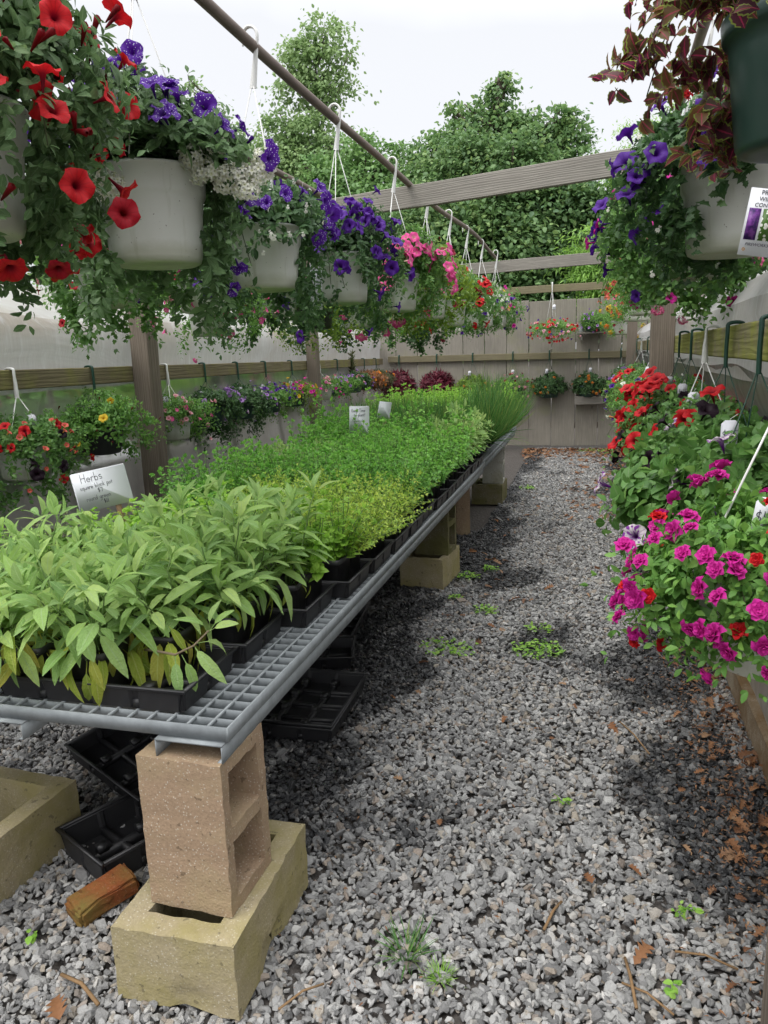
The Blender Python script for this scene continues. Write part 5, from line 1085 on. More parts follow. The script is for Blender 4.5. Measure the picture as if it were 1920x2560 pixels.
def herbkind(row, col, y, x):
    if row < 5: return 'sage' if not (row > 1 and col > 4 or row == 4 and col > 3) else ('rosemary' if col == 5 else 'basil')
    if row < 7: return 'balm' if col < 5 else 'basil' if row == 5 else 'balm'
    if row < 12: return 'thyme' if col < 4 else ('thyme' if row < 9 else 'oreg')
    if row < 23: return 'oreg' if not (col > 3 and row in (17, 18, 19)) else 'sagelow'
    return 'sagelow' if col < 3 else 'oreg'
row = 0
for ti in range(14):
    y0 = 1.47+ti*0.297; yc = y0+0.1375
    sh_ = (0.0, 0.02, 0.08, 0.122, 0.13)[min(ti, 4)]; XC = (-1.195+sh_, -1.755+sh_)
    for si, xc in enumerate(XC):
        tray(TR, (xc+rh.uniform(-0.006, 0.006), yc, BZ+0.004), (0, 0, rh.uniform(-0.012, 0.012)), 'black carry tray holding square pots, %s row of trays, %s' % (ORD[ti], 'aisle side' if si == 0 else 'wall side'), 'carry trays on the herb bench')
    for rr_ in range(2):
        yy = y0+0.07+rr_*0.135
        for ci_ in range(6):
            if row == 0 and ci_ == 0: continue
            si = ci_//3; xx = XC[si]+0.18-0.18*(ci_ % 3)-0.004
            if row < 2 and ci_ == 0: xx -= 0.06
            kd = herbkind(row, ci_, yy, xx); hz_ = 1+0.38*float(fbm(np.array([xx]), np.array([yy]), 7.0, 33)[0])*2; x_, y_ = xx+rh.uniform(-0.008, 0.008), yy+rh.uniform(-0.006, 0.006)
            rot_ = rh.uniform(-0.12, 0.12)
            e = empty('potted_herb', (x_, y_, zb), label='%s in black pot, %s pot row, %s' % (KN[kd], ORD[row], COLN[ci_]), cat='potted herb', group='%s pots on the bench' % KN[kd])
            pb = link('pot_body', SP[0], e); pb.rotation_euler = (0, 0, rot_)
            link('soil', SP[1], pb)
            if kd == 'sage': sage_plant(e, np.array([x_, y_, zb]), 900+row*6+ci_, row < 2, (1.0, 1.05, 1.0, 0.9, 0.75, 0.65)[ci_]*(0.82 if row < 3 else 1.1)*min(1.2, max(0.8, hz_)))
            else:
                o = link('foliage', HM[kd][int(rh.integers(len(HM[kd])))], e, loc=(0, 0, 0.104), kind='stuff'); o.rotation_euler = (0, 0, rh.uniform(0, 6.28)); s_ = rh.uniform(0.72, 1.25)*(1.0 if ti > 4 else 0.95)*(1.12 if ci_ == 0 else 1.0); o.location.x += 0.045 if ci_ == 0 else 0
                if ci_ > 2 and 4 <= row < 10: o.scale = (s_, s_, s_*0.72)
                if row > 19: o.scale = (s_, s_, s_*0.85); o.scale = (s_, s_, s_*rh.uniform(0.85, 1.15)*min(1.3, max(0.65, hz_)))
        row += 1
e = bpy.data.objects.get('potted_herb')
ox_, oy_, oz_ = e.location
pth = np.array([(-1.10, 1.60, 0.775), (-1.04, 1.555, 0.795), (-0.97, 1.53, 0.80), (-0.92, 1.535, 0.825), (-0.885, 1.55, 0.86)])-np.array([ox_, oy_, oz_])
v, t = tube_vt(pth, [0.0035, 0.0032, 0.003, 0.0025, 0.002], 6); link('trailing_stem', rawmesh('trailing_stem', v, t, np.full((len(v), 3), 0.3), True, (M['stem_br'],)), e)
r_ = np.random.default_rng(12); pp = np.array([pth[2], pth[2]+[0.02, 0, 0], pth[3], pth[3]+[0.015, 0, 0.012], pth[4], pth[4], pth[4], pth[4]]); dd = nrm(np.array([(0.3, -0.5, -0.7), (0.5, -0.2, -0.8), (0.7, -0.5, -0.35), (0.5, 0.6, -0.2), (0.8, -0.1, 0.4), (-0.2, -0.5, 0.7), (0.5, 0.5, 0.6), (0.1, 0.2, 1.0)]))
place_parts(e, np.array([ox_, oy_, oz_]), 'leaf', SGL, pp+dd*0.022, dd, nrm(np.tile(np.array([0, -0.5, 0.8]), (8, 1))+r_.normal(size=(8, 3))*0.2), np.array([0.075, 0.07, 0.085, 0.07, 0.06, 0.06, 0.055, 0.05]), 8, r_, camsort=False)
# far bench: chives in front, mint behind; round green pots at the aisle edge
row = 0
for r_i in range(13):
    yy = 5.80+r_i*0.185
    for ci_ in range(7):
        xx = -0.915-ci_*0.175; kd = 'chive' if r_i < 5 else 'mint'
        if r_i == 0 and ci_ < 3: kd = 'sagelow' if ci_ else 'chive'
        x_, y_ = xx+rh.uniform(-0.012, 0.012), yy+rh.uniform(-0.01, 0.01)
        e = empty('potted_herb', (x_, y_, BZ+0.004), label='%s on the far bench, %s row of seven, %s' % (KN[kd], ORD[r_i], (COLN+['seventh in from the aisle'])[ci_]), cat='potted herb', group='%s pots on the far bench' % KN[kd])
        P_ = RP if (ci_ == 0 and r_i in (0, 1)) else SP
        link('soil', P_[1], link('pot_body', P_[0], e))
        bg_ = kd == 'chive' and ci_ == 0; hm_ = HM['chivebig' if bg_ else kd]
        o = link('foliage', hm_[int(rh.integers(len(hm_)))], e, loc=((0.05 if ci_ == 0 else 0), 0, 0.104), kind='stuff'); o.rotation_euler = (0, 0, rh.uniform(-0.3, 0.3) if bg_ else rh.uniform(0, 6.28)); s_ = rh.uniform(0.9, 1.1)*(0.75 if (kd == 'chive' and r_i == 0 and not bg_) else 1.0)*(0.85 if kd == 'mint' else 0.88); o.scale = (s_*1.1, s_*1.1, s_*rh.uniform(0.95, 1.15))
        if ci_ == 0 and r_i < 3:
            a = Acc(); a.add(*box_vt(-0.017, 0.017, -0.001, 0.001, 0, 0.075)); v, t = lathe_vt([(0.001, -0.001), (0.018, 0.0)], 10); v = v[:, [0, 2, 1]]+[0, -0.0012, 0.066]; a.add(v, t, m=1)
            o = link('plant_label', a.mesh('plant_label', False, (M['tag'], M['f_yellow'])), e, loc=(0.055, -0.05, 0.10)); o.rotation_euler = (-0.25, 0.15, 0.3)

# ------------------------------------------------------------------ signs
def sign(loc, w_, h, rot, lines, label, ink=True, stake=True, back=False):
    e = empty('sign', loc, label=label, cat='sign'); e.rotation_euler = rot
    a = Acc(); c = 0.006; n = 4; pts = []
    for cx_, cz_, a0 in ((-w_/2+c, h/2-c, 90), (-w_/2+c, -h/2+c, 180), (w_/2-c, -h/2+c, 270), (w_/2-c, h/2-c, 0)): pts += arc(cx_, cz_, c, c, a0, a0+90, n)
    k = len(pts); v = [(x, 0.0007, z) for x, z in pts]+[(x, -0.0007, z) for x, z in pts]; t = [(0, i+1, i) for i in range(1, k-1)]+[(k, k+i, k+i+1) for i in range(1, k-1)]
    for i in range(k): j = (i+1) % k; t += [(i, j, i+k), (j, j+k, i+k)]
    bd = link('board', rawmesh('board', v, t, None, False, (M['sign'],)), e)
    if lines:
        b = Acc()
        for i, (tx, x, z, hh_, wd, sl) in enumerate(lines): write(b, tx, x, z, hh_, wd, sl, seed=i)
        vv = np.concatenate(b.v)+[0, -0.0009, 0]; link('lettering', rawmesh('lettering', vv, np.concatenate(b.t), None, False, (M['ink'],)), bd)
    if stake:
        v, t = box_vt(-0.012+0.2*w_, 0.012+0.2*w_, 0.002, 0.008, -h/2-0.22, h*0.1); link('stake', rawmesh('stake', v, t, None, False, (M['stake'],)), e)
sign((-1.98, 2.70, 0.985), 0.22, 0.165, (0, -0.16, 0.52), [('Herbs', -0.075, 0.038, 0.036, 0.0017, 0.03), ('square black pot', -0.085, 0.008, 0.0185, 0.0013, 0.05), ('$7', -0.018, -0.012, 0.019, 0.0018, 0), ('round green', -0.072, -0.042, 0.0195, 0.0013, 0.05), ('$11', -0.006, -0.062, 0.018, 0.0019, 0)],
     'white handwritten Herbs price sign stuck among the sage pots')
sign((-1.60, 5.12, 1.035), 0.14, 0.205, (0.05, 0.03, 0.3), [('Good Time', -0.055, 0.060, 0.022, 0.0022, 0.03), ('to plant!', -0.038, 0.030, 0.022, 0.0022, 0.03), ('Perennial', -0.052, -0.010, 0.020, 0.0014, 0.03), ('Herbs', -0.03, -0.045, 0.020, 0.0014, 0.03)],
     'tall narrow handwritten card among the oregano reading Good Time to plant')
sign((-1.58, 5.72, 1.06), 0.12, 0.13, (0.1, 0.15, 0.9), [], 'small blank backed card in front of the chives', stake=True)

# ------------------------------------------------------------------ hanging baskets
W, Gn, Bk = 'white', 'green', 'black'
GP = 'white baskets on the main overhead pipe'
OA = -0.75
basket(-1.27, 1.36, 1.76, 2.648, W, 0.155, 0.25, 'petunia', [('pet', 'red', 70, 0.036), ('bud', 'deepred', 60, 0.024), ('pet', 'deepred', 16, 0.034)], 'huge basket of big red petunias spilling at the upper left corner', GP, 21, nleaf=230, opend=0.25, openang=-0.3, R=0.31, up=0.36, down=0.33, n=220, size=0.040, dome=700, flow=0.16, loose=3.0, mat='lf_petd')
eb = basket(-1.25, 2.08, 1.77, 2.648, W, 0.158, 0.26, 'darkpet', [('pet', 'night', 56, 0.034), ('bud', 'violet', 10, 0.02)], 'white basket with speckled violet petunias and creamy white verbena, most open of the row', GP, 22, nleaf=230, openang=OA-0.3, R=0.29, up=0.24, down=0.40, n=220, size=0.042, opend=1.0, dome=560, mat='lf_petd', spill=0.12)
fixed_blooms(eb, 'clu', 'white', [(0.170, -0.070, 0.263, 0.036), (0.200, -0.060, 0.233, 0.040), (0.230, -0.055, 0.218, 0.040), (0.270, -0.050, 0.208, 0.042), (0.305, -0.045, 0.198, 0.042), (0.340, -0.040, 0.203, 0.040), (0.365, -0.030, 0.228, 0.040), (0.355, -0.020, 0.253, 0.034), (0.245, -0.040, 0.298, 0.032), (0.325, -0.060, 0.173, 0.036), (-0.030, -0.200, 0.215, 0.034), (0.000, -0.190, 0.190, 0.036), (-0.020, -0.190, 0.175, 0.030)], 5)
basket(-1.25, 2.85, 1.75, 2.648, W, 0.150, 0.23, 'darkpet', [('pet', 'night', 26, 0.034), ('lob', 'white', 40, 0.014), ('pet', 'violet', 14, 0.03)], 'white basket with violet petunias and tiny white lobelia, third along the pipe', GP, 23, nleaf=200, openang=OA, R=0.27, up=0.18, down=0.38, n=220, dome=460)
basket(-1.25, 3.80, 1.745, 2.648, W, 0.150, 0.24, 'darkpet', [('pet', 'violet', 80, 0.036)], 'white basket of solid deep purple petunias with a long care tag', GP, 24, nleaf=150, openang=OA, R=0.30, up=0.26, down=0.36, n=220, dome=520)
basket(-1.25, 4.90, 1.75, 2.648, W, 0.150, 0.23, 'petunia', [('pet', 'hotpink', 60, 0.040), ('bud', 'deepred', 8, 0.02)], 'white basket of bright pink petunias beside the purple one', GP, 25, openang=OA, R=0.31, up=0.28, down=0.30, n=200, dome=480)
basket(-1.25, 5.87, 1.73, 2.64, W, 0.150, 0.23, 'petunia', [('pet', 'burgundy', 26, 0.030), ('bud', 'deepred', 20, 0.026), ('pet', 'red', 8, 0.032)], 'white basket of small wine red trumpets among pale shoots', GP, 26, openang=OA, R=0.33, up=0.32, down=0.30, n=200, dome=480, mat='lf_yel')
basket(-1.25, 6.80, 1.70, 2.64, W, 0.145, 0.22, 'petunia', [('pet', 'red', 36, 0.038), ('pet', 'burgundy', 10, 0.026)], 'white basket of scarlet petunias below the second half of the pipe', GP, 27, openang=OA, up=0.31, R=0.31, dome=460)
basket(-1.25, 7.70, 1.72, 2.64, W, 0.145, 0.22, 'petunia', [('lob', 'white', 320, 0.020), ('cal', 'violet', 26, 0.02)], 'white basket foaming with white lobelia and small purple blooms', GP, 28, openang=OA, R=0.32, up=0.27, dome=460)
basket(-1.25, 8.72, 1.74, 2.64, W, 0.145, 0.22, 'petunia', [('cal', 'yellow', 26, 0.022), ('clu', 'hotpink', 8, 0.03), ('lob', 'white', 60, 0.018)], 'far white basket with yellow and pink flowers on the pipe', GP, 29, openang=OA, R=0.33, up=0.25, dome=460)
basket(-1.22, 9.75, 1.76, 2.64, W, 0.145, 0.22, 'petunia', [('pet', 'violet', 24, 0.028), ('pet', 'magenta', 16, 0.028), ('cal', 'hotpink', 16, 0.02)], 'last white basket on the pipe with magenta and violet petunias', GP, 30, openang=OA, R=0.37, up=0.27, dome=480)
GP2 = 'white baskets on the second pipe'
basket(-1.95, 2.85, 1.72, 2.62, W, 0.145, 0.23, 'ivy', [('cal', 'magenta', 34, 0.019), ('clu', 'lightpink', 9, 0.022), ('pet', 'deepred', 8, 0.022)], 'trailing basket of mixed pink and magenta blooms above the wall rail', GP2, 41, nleaf=150, openang=0.2, R=0.30, up=0.12, down=0.34, size=0.036, n=220, mat='lf_pet', opend=0.3)
basket(-1.95, 3.66, 1.73, 2.62, W, 0.145, 0.23, 'petunia', [('pet', 'burgundy', 18, 0.022), ('cal', 'magenta', 20, 0.019)], 'white basket with small burgundy flowers behind the speckled violet one', GP2, 42, openang=-0.6, R=0.26, up=0.2, down=0.2)
basket(-2.10, 3.98, 1.62, 2.62, W, 0.120, 0.18, 'cali', [('cal', 'hotpink', 60, 0.021)], 'lower white pot trailing small rose pink calibrachoa', GP2, 43, openang=-2.0, R=0.34, up=0.2, down=0.24, opend=0.9)
basket(-1.95, 4.60, 1.74, 2.62, W, 0.145, 0.22, 'ivy', [('pet', 'magenta', 10, 0.025)], 'white basket of ivy foliage with few pink flowers, rear row', GP2, 44, openang=-1.2, R=0.25)
basket(-1.98, 5.35, 1.68, 2.62, Bk, 0.145, 0.17, 'cali', [('cal', 'magenta', 24, 0.018), ('cal', 'yellow', 14, 0.018)], 'black basket with yellow green trailing leaves, rear row', GP2, 45, openang=-1.2, R=0.32, down=0.32, up=0.1, mat='lf_yel', n=240, size=0.03, hcol=Gn)
basket(-1.95, 6.25, 1.70, 2.62, W, 0.145, 0.20, 'ivy', [('cal', 'white', 20, 0.018), ('cal', 'violet', 10, 0.02)], 'rear basket with dangling green stems before the second wall post', GP2, 46, openang=-1.2, R=0.32, down=0.36)
basket(-1.95, 7.10, 1.70, 2.62, W, 0.145, 0.20, 'cali', [('cal', 'lightpink', 30, 0.018), ('cal', 'yellow', 8, 0.02)], 'rear basket sprinkled with pale pink blooms', GP2, 47, openang=-1.2, R=0.32, down=0.34, n=220)
basket(-1.95, 8.0, 1.70, 2.62, W, 0.145, 0.20, 'ivy', [('clu', 'red', 8, 0.028)], 'rear basket with coral red flower heads hanging low', GP2, 48, openang=-1.2, R=0.32, down=0.36)
basket(-1.95, 9.0, 1.70, 2.62, W, 0.145, 0.20, 'ivy', [('pet', 'red', 22, 0.030)], 'far rear basket with scarlet trumpet flowers below dark leaves', GP2, 49, openang=-1.2, R=0.32, down=0.36)
GL_ = 'baskets hung from the left wall rail'
RX = lambda y: LW(y)-0.052
def railb(y, *a, hz=1.502, **k): return basket(RX(y), y, a[0], hz-0.0085*y, *a[1:], ax=0.0, arch=0.023, over=True, openang=-0.7, **k)
railb(3.07, 0.96, W, 0.135, 0.16, 'darkpet', [('pet', 'red', 9, 0.026), ('pet', 'black', 7, 0.030), ('cal', 'coral', 26, 0.016), ('bud', 'deepred', 14, 0.018)], 'white hanger basket of red and black petunias left of the Herbs sign', GL_, 61, nleaf=120, R=0.27, up=0.15, down=0.32, n=230, tag=(0.4, 0.55, 0.03, 0.1, 0.3), nst=3, opend=0.2, mat='lf_pet')
railb(3.72, 0.99, Bk, 0.135, 0.15, 'cali', [('pet', 'yellow', 5, 0.024), ('bud', 'burgundy', 16, 0.016)], 'black basket of leafy green stems with a few yellow flowers', GL_, 62, nleaf=120, R=0.27, up=0.2, down=0.14, size=0.03, hcol=Gn, tag=(1.5, 0.75, 0.0, 0.05, 0.3))
railb(4.58, 0.97, W, 0.135, 0.16, 'cali', [('cal', 'lightpink', 44, 0.018), ('cal', 'hotpink', 8, 0.018)], 'white basket of pale pink calibrachoa right of the first wall post', GL_, 63, R=0.26, up=0.14, down=0.17, n=220, tag=(1.5, 0.55, 0.0, 0.05, 0.3))
railb(5.16, 1.0, Gn, 0.13, 0.15, 'darkpet', [('pet', 'lavender', 16, 0.024), ('pet', 'bicolor', 8, 0.024)], 'green basket with purple and white striped petunias on the rail', GL_, 64, R=0.24, up=0.13, tag=(1.6, 0.6, 0.0, 0.05, 0.3))
railb(5.78, 1.0, Gn, 0.13, 0.15, 'darkpet', [('cal', 'lavender', 40, 0.018), ('lob', 'white', 10, 0.015)], 'green basket with pale lavender flowers and dark leaves', GL_, 65, R=0.24, up=0.12, tag=(1.6, 0.55, 0.0, 0.05, 0.3))
railb(6.42, 1.0, Gn, 0.13, 0.15, 'cali', [('cal', 'violet', 50, 0.018), ('cal', 'lavender', 14, 0.018)], 'green basket of small blue violet flowers', GL_, 66, R=0.26, tag=(1.6, 0.45, 0.0, 0.05, 0.3))
railb(7.15, 1.0, Gn, 0.13, 0.15, 'cali', [('cal', 'yellow', 14, 0.02), ('cal', 'magenta', 44, 0.02)], 'green basket mixing yellow with trailing magenta blooms before the second post', GL_, 67, R=0.30, down=0.26, mat='lf_yel', n=220, tag=(1.6, 0.45, 0.0, 0.05, 0.3))
railb(8.10, 1.0, W, 0.135, 0.16, 'cali', [('cal', 'lightpink', 40, 0.02), ('cal', 'magenta', 20, 0.02)], 'white hanger basket of mixed pink blooms just past the second post', GL_, 68, R=0.30, tag=(1.6, 0.6, 0.0, 0.05, 0.3))
railb(8.85, 1.0, Gn, 0.13, 0.15, 'cali', [('cal', 'lavender', 36, 0.022), ('cal', 'lightpink', 20, 0.02)], 'green basket with lilac blooms near the far left corner', GL_, 69, R=0.28, tag=(1.6, 0.6, 0.0, 0.05, 0.3))
e = railb(9.55, 1.0, Gn, 0.13, 0.15, 'lantana', [('cal', 'lavender', 16, 0.022)], 'green basket with one dark spiky upright stem', GL_, 70, R=0.2, tag=(1.6, 0.6, 0.0, 0.05, 0.3))
a = Acc(); r_ = np.random.default_rng(8); k_ = 120; zz = r_.uniform(0.15, 0.50, k_); ph = r_.uniform(0, 6.28, k_); dd = nrm(np.stack([np.cos(ph), np.sin(ph), 0.9+0*ph], 1)); a.tile(L_slim, frames(dd, nrm(r_.normal(size=(k_, 3))))*0.075, np.stack([0*zz, 0*zz, zz], 1), r_.random(k_)); v, t = tube_vt(np.array([(0, 0, 0.1), (0, 0, 0.5)]), 0.006, 5); a.add(v, t)
link('spike', a.mesh('spike', False, (M['lf_basil'],)), e, kind='stuff')
railb(10.25, 1.0, Gn, 0.13, 0.15, 'copper', [('cal', 'orange', 24, 0.02)], 'green basket of coppery ferny leaves with orange flowers', GL_, 71, R=0.28, tag=(1.6, 0.6, 0.0, 0.05, 0.3))
railb(11.0, 0.98, Gn, 0.13, 0.15, 'copper', [('cal', 'orange', 14, 0.02)], 'darker copper leaved basket tucked in the fence corner', GL_, 72, R=0.24, mat='lf_basil', tag=(1.6, 0.6, 0.0, 0.05, 0.3))
GF = 'green baskets hung on the back fence rail'
FS = [(-2.94, 'burg', [], 'first burgundy leaved basket on the fence, left of the other'), (-2.35, 'burg', [], 'second burgundy leaved basket on the fence, behind the chives'), (-1.80, 'yel', [('clu', 'orange', 9, 0.022)], 'yellow green basket with small orange heads, partly behind the mint'), (-1.20, 'cali', [('cal', 'burgundy', 26, 0.022), ('cal', 'lightpink', 20, 0.022)], 'bushy green basket with small pink and wine flowers on the fence'),
      (-0.67, 'lantana', [('clu', 'orange', 10, 0.022)], 'dark green basket with orange lantana hung mid fence'), (-0.11, 'lantana', [('clu', 'orange', 12, 0.022)], 'dark green basket with orange lantana above the low shelf board'), (0.33, 'lantana', [('cal', 'black', 12, 0.02)], 'dark flowered basket at the right end of the fence')]
for i, (x_, pr, fl, lb) in enumerate(FS):
    R_ = 0.30 if pr in ('cali',) else 0.22
    basket(x_, FY-0.085-0.0, 0.76, 1.435, Gn, 0.155, 0.17, pr, fl, lb, GF, 80+i, ax=-PI2, arch=0.023, over=True, openang=None, R=R_, up=0.20 if pr != 'burg' else 0.24, down=0.04 if pr not in ('cali', 'burg') else 0.18, n=170, tag=(1.0, 0.35, 0.0, 0.05, 0.1), **({'size': 0.12} if pr == 'burg' else {}))
basket(-0.62, 11.22, 1.62, 2.36, W, 0.10, 0.12, 'cali', [('cal', 'red', 60, 0.022), ('cal', 'lightpink', 30, 0.022), ('cal', 'violet', 16, 0.02)], 'small white basket of red and pink blooms hung alone from the far beam', None, 90, ax=-PI2, arch=0.023, over=True, R=0.30, up=0.14, down=0.14, n=200, openang=None, tag=(0.5, 0.5, 0.02, 0.0, 0.0))
# pot on the shelf
e = empty('potted_plant', (-0.05, FY-0.13, 1.688), label='green pot with small lilac flowers on the high fence shelf', cat='potted plant')
link('pot', pot_mesh(Gn, 0.14, 0.11, 0.15), e); foliage(e, np.array([-0.05, FY-0.13, 1.69]), 'cali', 0.14, 0.145, [('cal', 'lavender', 26, 0.02)], 91, R=0.2, up=0.15, down=0.08)
basket(0.30, 11.0, 1.62, 2.33, W, 0.13, 0.18, 'cali', [('clu', 'yellow', 12, 0.035), ('clu', 'orange', 5, 0.03), ('cal', 'burgundy', 26, 0.022)], 'basket with yellow and orange heads above the shelf corner', None, 92, ax=-PI2, arch=0.023, over=True, R=0.3, up=0.26, down=0.2, n=200)

# right hand upper row
GR = 'upper baskets on the right hand pipe'
basket(0.385, 1.78, 1.86, 2.648, Gn, 0.155, 0.25, 'coleus', [], 'green pot of purple coleus with lime leaf edges at the upper right corner', GR, 101, nleaf=290, openang=-1.75, R=0.29, up=0.36, down=0.20, n=90, K=9, size=0.044, opend=0.95, dome=230)
e = basket(0.385, 2.60, 1.75, 2.648, W, 0.158, 0.26, 'ivy', [('pet', 'violet', 34, 0.038), ('clu', 'red', 4, 0.030), ('lob', 'white', 16, 0.014)], 'white basket with violet petunias, red verbena and dark trailing ivy, right side', GR, 102, nleaf=230, openang=-1.35, R=0.29, up=0.24, down=0.30, n=260, opend=1.0, size=0.036, dome=520)
basket(0.36, 3.35, 1.74, 2.648, W, 0.15, 0.23, 'petunia', [('pet', 'violet', 30, 0.036), ('pet', 'magenta', 22, 0.032)], 'basket of violet and magenta petunias behind the ivy one', GR, 103, nleaf=120, openang=-1.2, opend=0.2, R=0.32, up=0.26, down=0.32, n=220, dome=560)
basket(0.37, 4.25, 1.73, 2.648, W, 0.15, 0.22, 'petunia', [('pet', 'magenta', 14, 0.028), ('clu', 'hotpink', 8, 0.028), ('bud', 'deepred', 8, 0.02)], 'basket of hot pink verbena before the thick right post', GR, 104, openang=-1.2, R=0.32, up=0.27, n=200, dome=460)
basket(0.37, 5.75, 1.73, 2.64, W, 0.15, 0.22, 'cali', [('cal', 'coral', 40, 0.02), ('clu', 'hotpink', 6, 0.026)], 'basket of salmon bells just behind the thick right post', GR, 105, openang=-1.2, R=0.34, up=0.26, n=200, dome=460)
basket(0.38, 7.0, 1.73, 2.64, W, 0.15, 0.22, 'cali', [('cal', 'hotpink', 40, 0.02), ('cal', 'burgundy', 16, 0.02)], 'basket of rosy small blooms farther along the right pipe', GR, 106, openang=-1.2, R=0.29, up=0.24, n=200)
basket(0.38, 8.4, 1.72, 2.64, W, 0.15, 0.22, 'cali', [('clu', 'yellow', 10, 0.03), ('cal', 'coral', 36, 0.022)], 'farthest right hand basket with yellow and coral flowers', GR, 107, openang=-1.2, R=0.30, up=0.26, n=200)
# right hand lower row
GRL = 'baskets hung from the right wall rail'
def rb(y, x, zb_, *a, **k): return basket(x, y, zb_, 1.545, *a, ax=PI, arch=0.023, over=True, openang=None, **k)
em = rb(1.50, 0.335, 0.90, W, 0.15, 0.18, 'cali', [('dbl', 'magenta', 85, 0.0205), ('dbl', 'red', 20, 0.017)], 'round basket of double magenta blooms at the right edge', GRL, 121, nleaf=290, R=0.215, up=0.14, down=0.15, n=240, K=10, size=0.030, dome=620, nst=3)
o = link('price_tag', TAGB, em, loc=(-0.035, -0.02, 0.285)); o.rotation_euler = (0.1, 0.1, 0.25)
rb(2.08, 0.385, 0.90, Gn, 0.15, 0.18, 'bigpet', [('pet', 'bicolor', 16, 0.032), ('bud', 'lavender', 6, 0.02), ('pet', 'cream', 2, 0.028)], 'large leaved petunia basket with purple and white blooms behind the magenta one', GRL, 122, nleaf=290, R=0.28, up=0.18, down=0.18, n=150, dome=420, tag=(0.9, 0.3, -0.02, 0.0, 0.1), size=0.055)
rb(2.66, 0.395, 0.92, Gn, 0.15, 0.17, 'bigpet', [('pet', 'black', 18, 0.038), ('pet', 'bicolor', 9, 0.030), ('pet', 'lightpink', 5, 0.026), ('pet', 'red', 4, 0.036)], 'basket of near black petunias with pale pink ones under the dark green hanger', GRL, 123, nleaf=200, R=0.26, up=0.18, down=0.15, n=190, size=0.044, tag=(2.2, 0.35, -0.01, 0.0, 0.1))
rb(3.24, 0.405, 0.93, W, 0.15, 0.17, 'petunia', [('pet', 'red', 22, 0.042), ('pet', 'black', 16, 0.038), ('pet', 'peach', 3, 0.032), ('bud', 'lightpink', 5, 0.02)], 'white hanger basket of red and black petunias with a peach one', GRL, 124, nleaf=160, R=0.28, up=0.18, down=0.20, n=220, size=0.045, tag=(2.4, 0.35, -0.01, 0.0, 0.1))
rb(3.85, 0.42, 0.94, Gn, 0.15, 0.17, 'petunia', [('pet', 'red', 44, 0.044), ('pet', 'black', 16, 0.038)], 'green hanger basket with the largest scarlet petunias', GRL, 125, R=0.29, up=0.18, down=0.22, n=220, tag=(2.4, 0.35, -0.01, 0.0, 0.1))
rb(4.55, 0.435, 0.95, Gn, 0.15, 0.17, 'petunia', [('pet', 'red', 32, 0.042), ('bud', 'coral', 26, 0.022)], 'green hanger basket with coral buds in front of the thick post', GRL, 126, R=0.29, up=0.18, down=0.22, n=220, tag=(2.4, 0.35, -0.01, 0.0, 0.1))
rb(5.75, 0.445, 0.95, W, 0.15, 0.17, 'cali', [('cal', 'white', 30, 0.024), ('cal', 'violet', 20, 0.024), ('pet', 'red', 6, 0.034)], 'basket of white and dark violet blooms just past the thick post', GRL, 127, R=0.32, up=0.16, n=240, tag=(2.4, 0.35, -0.01, 0.0, 0.1))
rb(6.6, 0.445, 0.95, W, 0.15, 0.17, 'cali', [('cal', 'cream', 26, 0.024), ('pet', 'red', 10, 0.034), ('cal', 'violet', 14, 0.024)], 'basket of cream and red blooms, seventh beyond the magenta one', GRL, 128, R=0.32, up=0.16, n=240, tag=(2.4, 0.35, -0.01, 0.0, 0.1))
rb(7.5, 0.445, 0.95, Gn, 0.15, 0.17, 'petunia', [('pet', 'red', 18, 0.036), ('pet', 'lavender', 6, 0.03)], 'far right basket of scarlet petunias with a lilac cluster', GRL, 129, R=0.32, up=0.16)
rb(8.5, 0.445, 0.95, W, 0.15, 0.17, 'petunia', [('pet', 'lavender', 12, 0.032), ('pet', 'hotpink', 8, 0.03)], 'far right basket of lilac striped petunias near the fence', GRL, 130, R=0.32, up=0.16)
rb(9.5, 0.445, 0.95, Gn, 0.15, 0.17, 'lantana', [('cal', 'lavender', 12, 0.026), ('cal', 'orange', 8, 0.022)], 'last low basket on the right before the fence', GRL, 131, R=0.28, up=0.16)

# long care tag on the purple basket, picture tag on the right basket
def card(loc, rot, w_, h, label, build):
    e = empty('care_tag', loc, label=label, cat='care tag'); e.rotation_euler = rot; v, t = box_vt(-w_/2, w_/2, -0.0006, 0.0006, -h/2, h/2); link('card', rawmesh('card', v, t, None, False, (M['sign'],)), e); build(e)
def small_print(e):
    a = Acc(); r_ = np.random.default_rng(2)
    for i in range(30):
        z = 0.105-i*0.0070
        if i % 9 == 8: continue
        x = -0.024
        while x < 0.022:
            L = r_.uniform(0.003, 0.010); L = min(L, 0.025-x); v, t = box_vt(x, x+L, -0.0012, -0.0008, z, z+0.0022); a.add(v, t); x += L+0.002
    link('print', a.mesh('print', False, (M['ink'],)), e)
card((-1.315, 3.60, 1.83), (0.0, 0.03, 0.05), 0.058, 0.235, 'long narrow printed care tag hanging in front of the purple petunia pot', small_print)
M['pic_purple'] = petalmat('printed_purple', (0.10, 0.02, 0.22), (0.2, 0.04, 0.25)); M['pic_red'] = plain('printed_red', (0.6, 0.03, 0.02), 0.4)
T = NT('printed_white_flowers'); vo = T.n('ShaderNodeTexVoronoi'); vo.inputs['Scale'].default_value = 90; T.l(objco(T), vo.inputs['Vector'])
M['pic_white'] = T.done(T.bsdf(T.mix(T.math('LESS_THAN', vo.outputs['Distance'], 0.42), (0.06, 0.14, 0.02), (0.75, 0.76, 0.70)), 0.4))
T = NT('printed_purple_flowers'); n_ = T.noise(objco(T), 55, 3); M['pic_purple'] = T.done(T.bsdf(T.mix(T.ramp(n_, [(0.4, (0, 0, 0)), (0.6, (1, 1, 1))]), (0.035, 0.008, 0.10), (0.20, 0.05, 0.30)), 0.4))
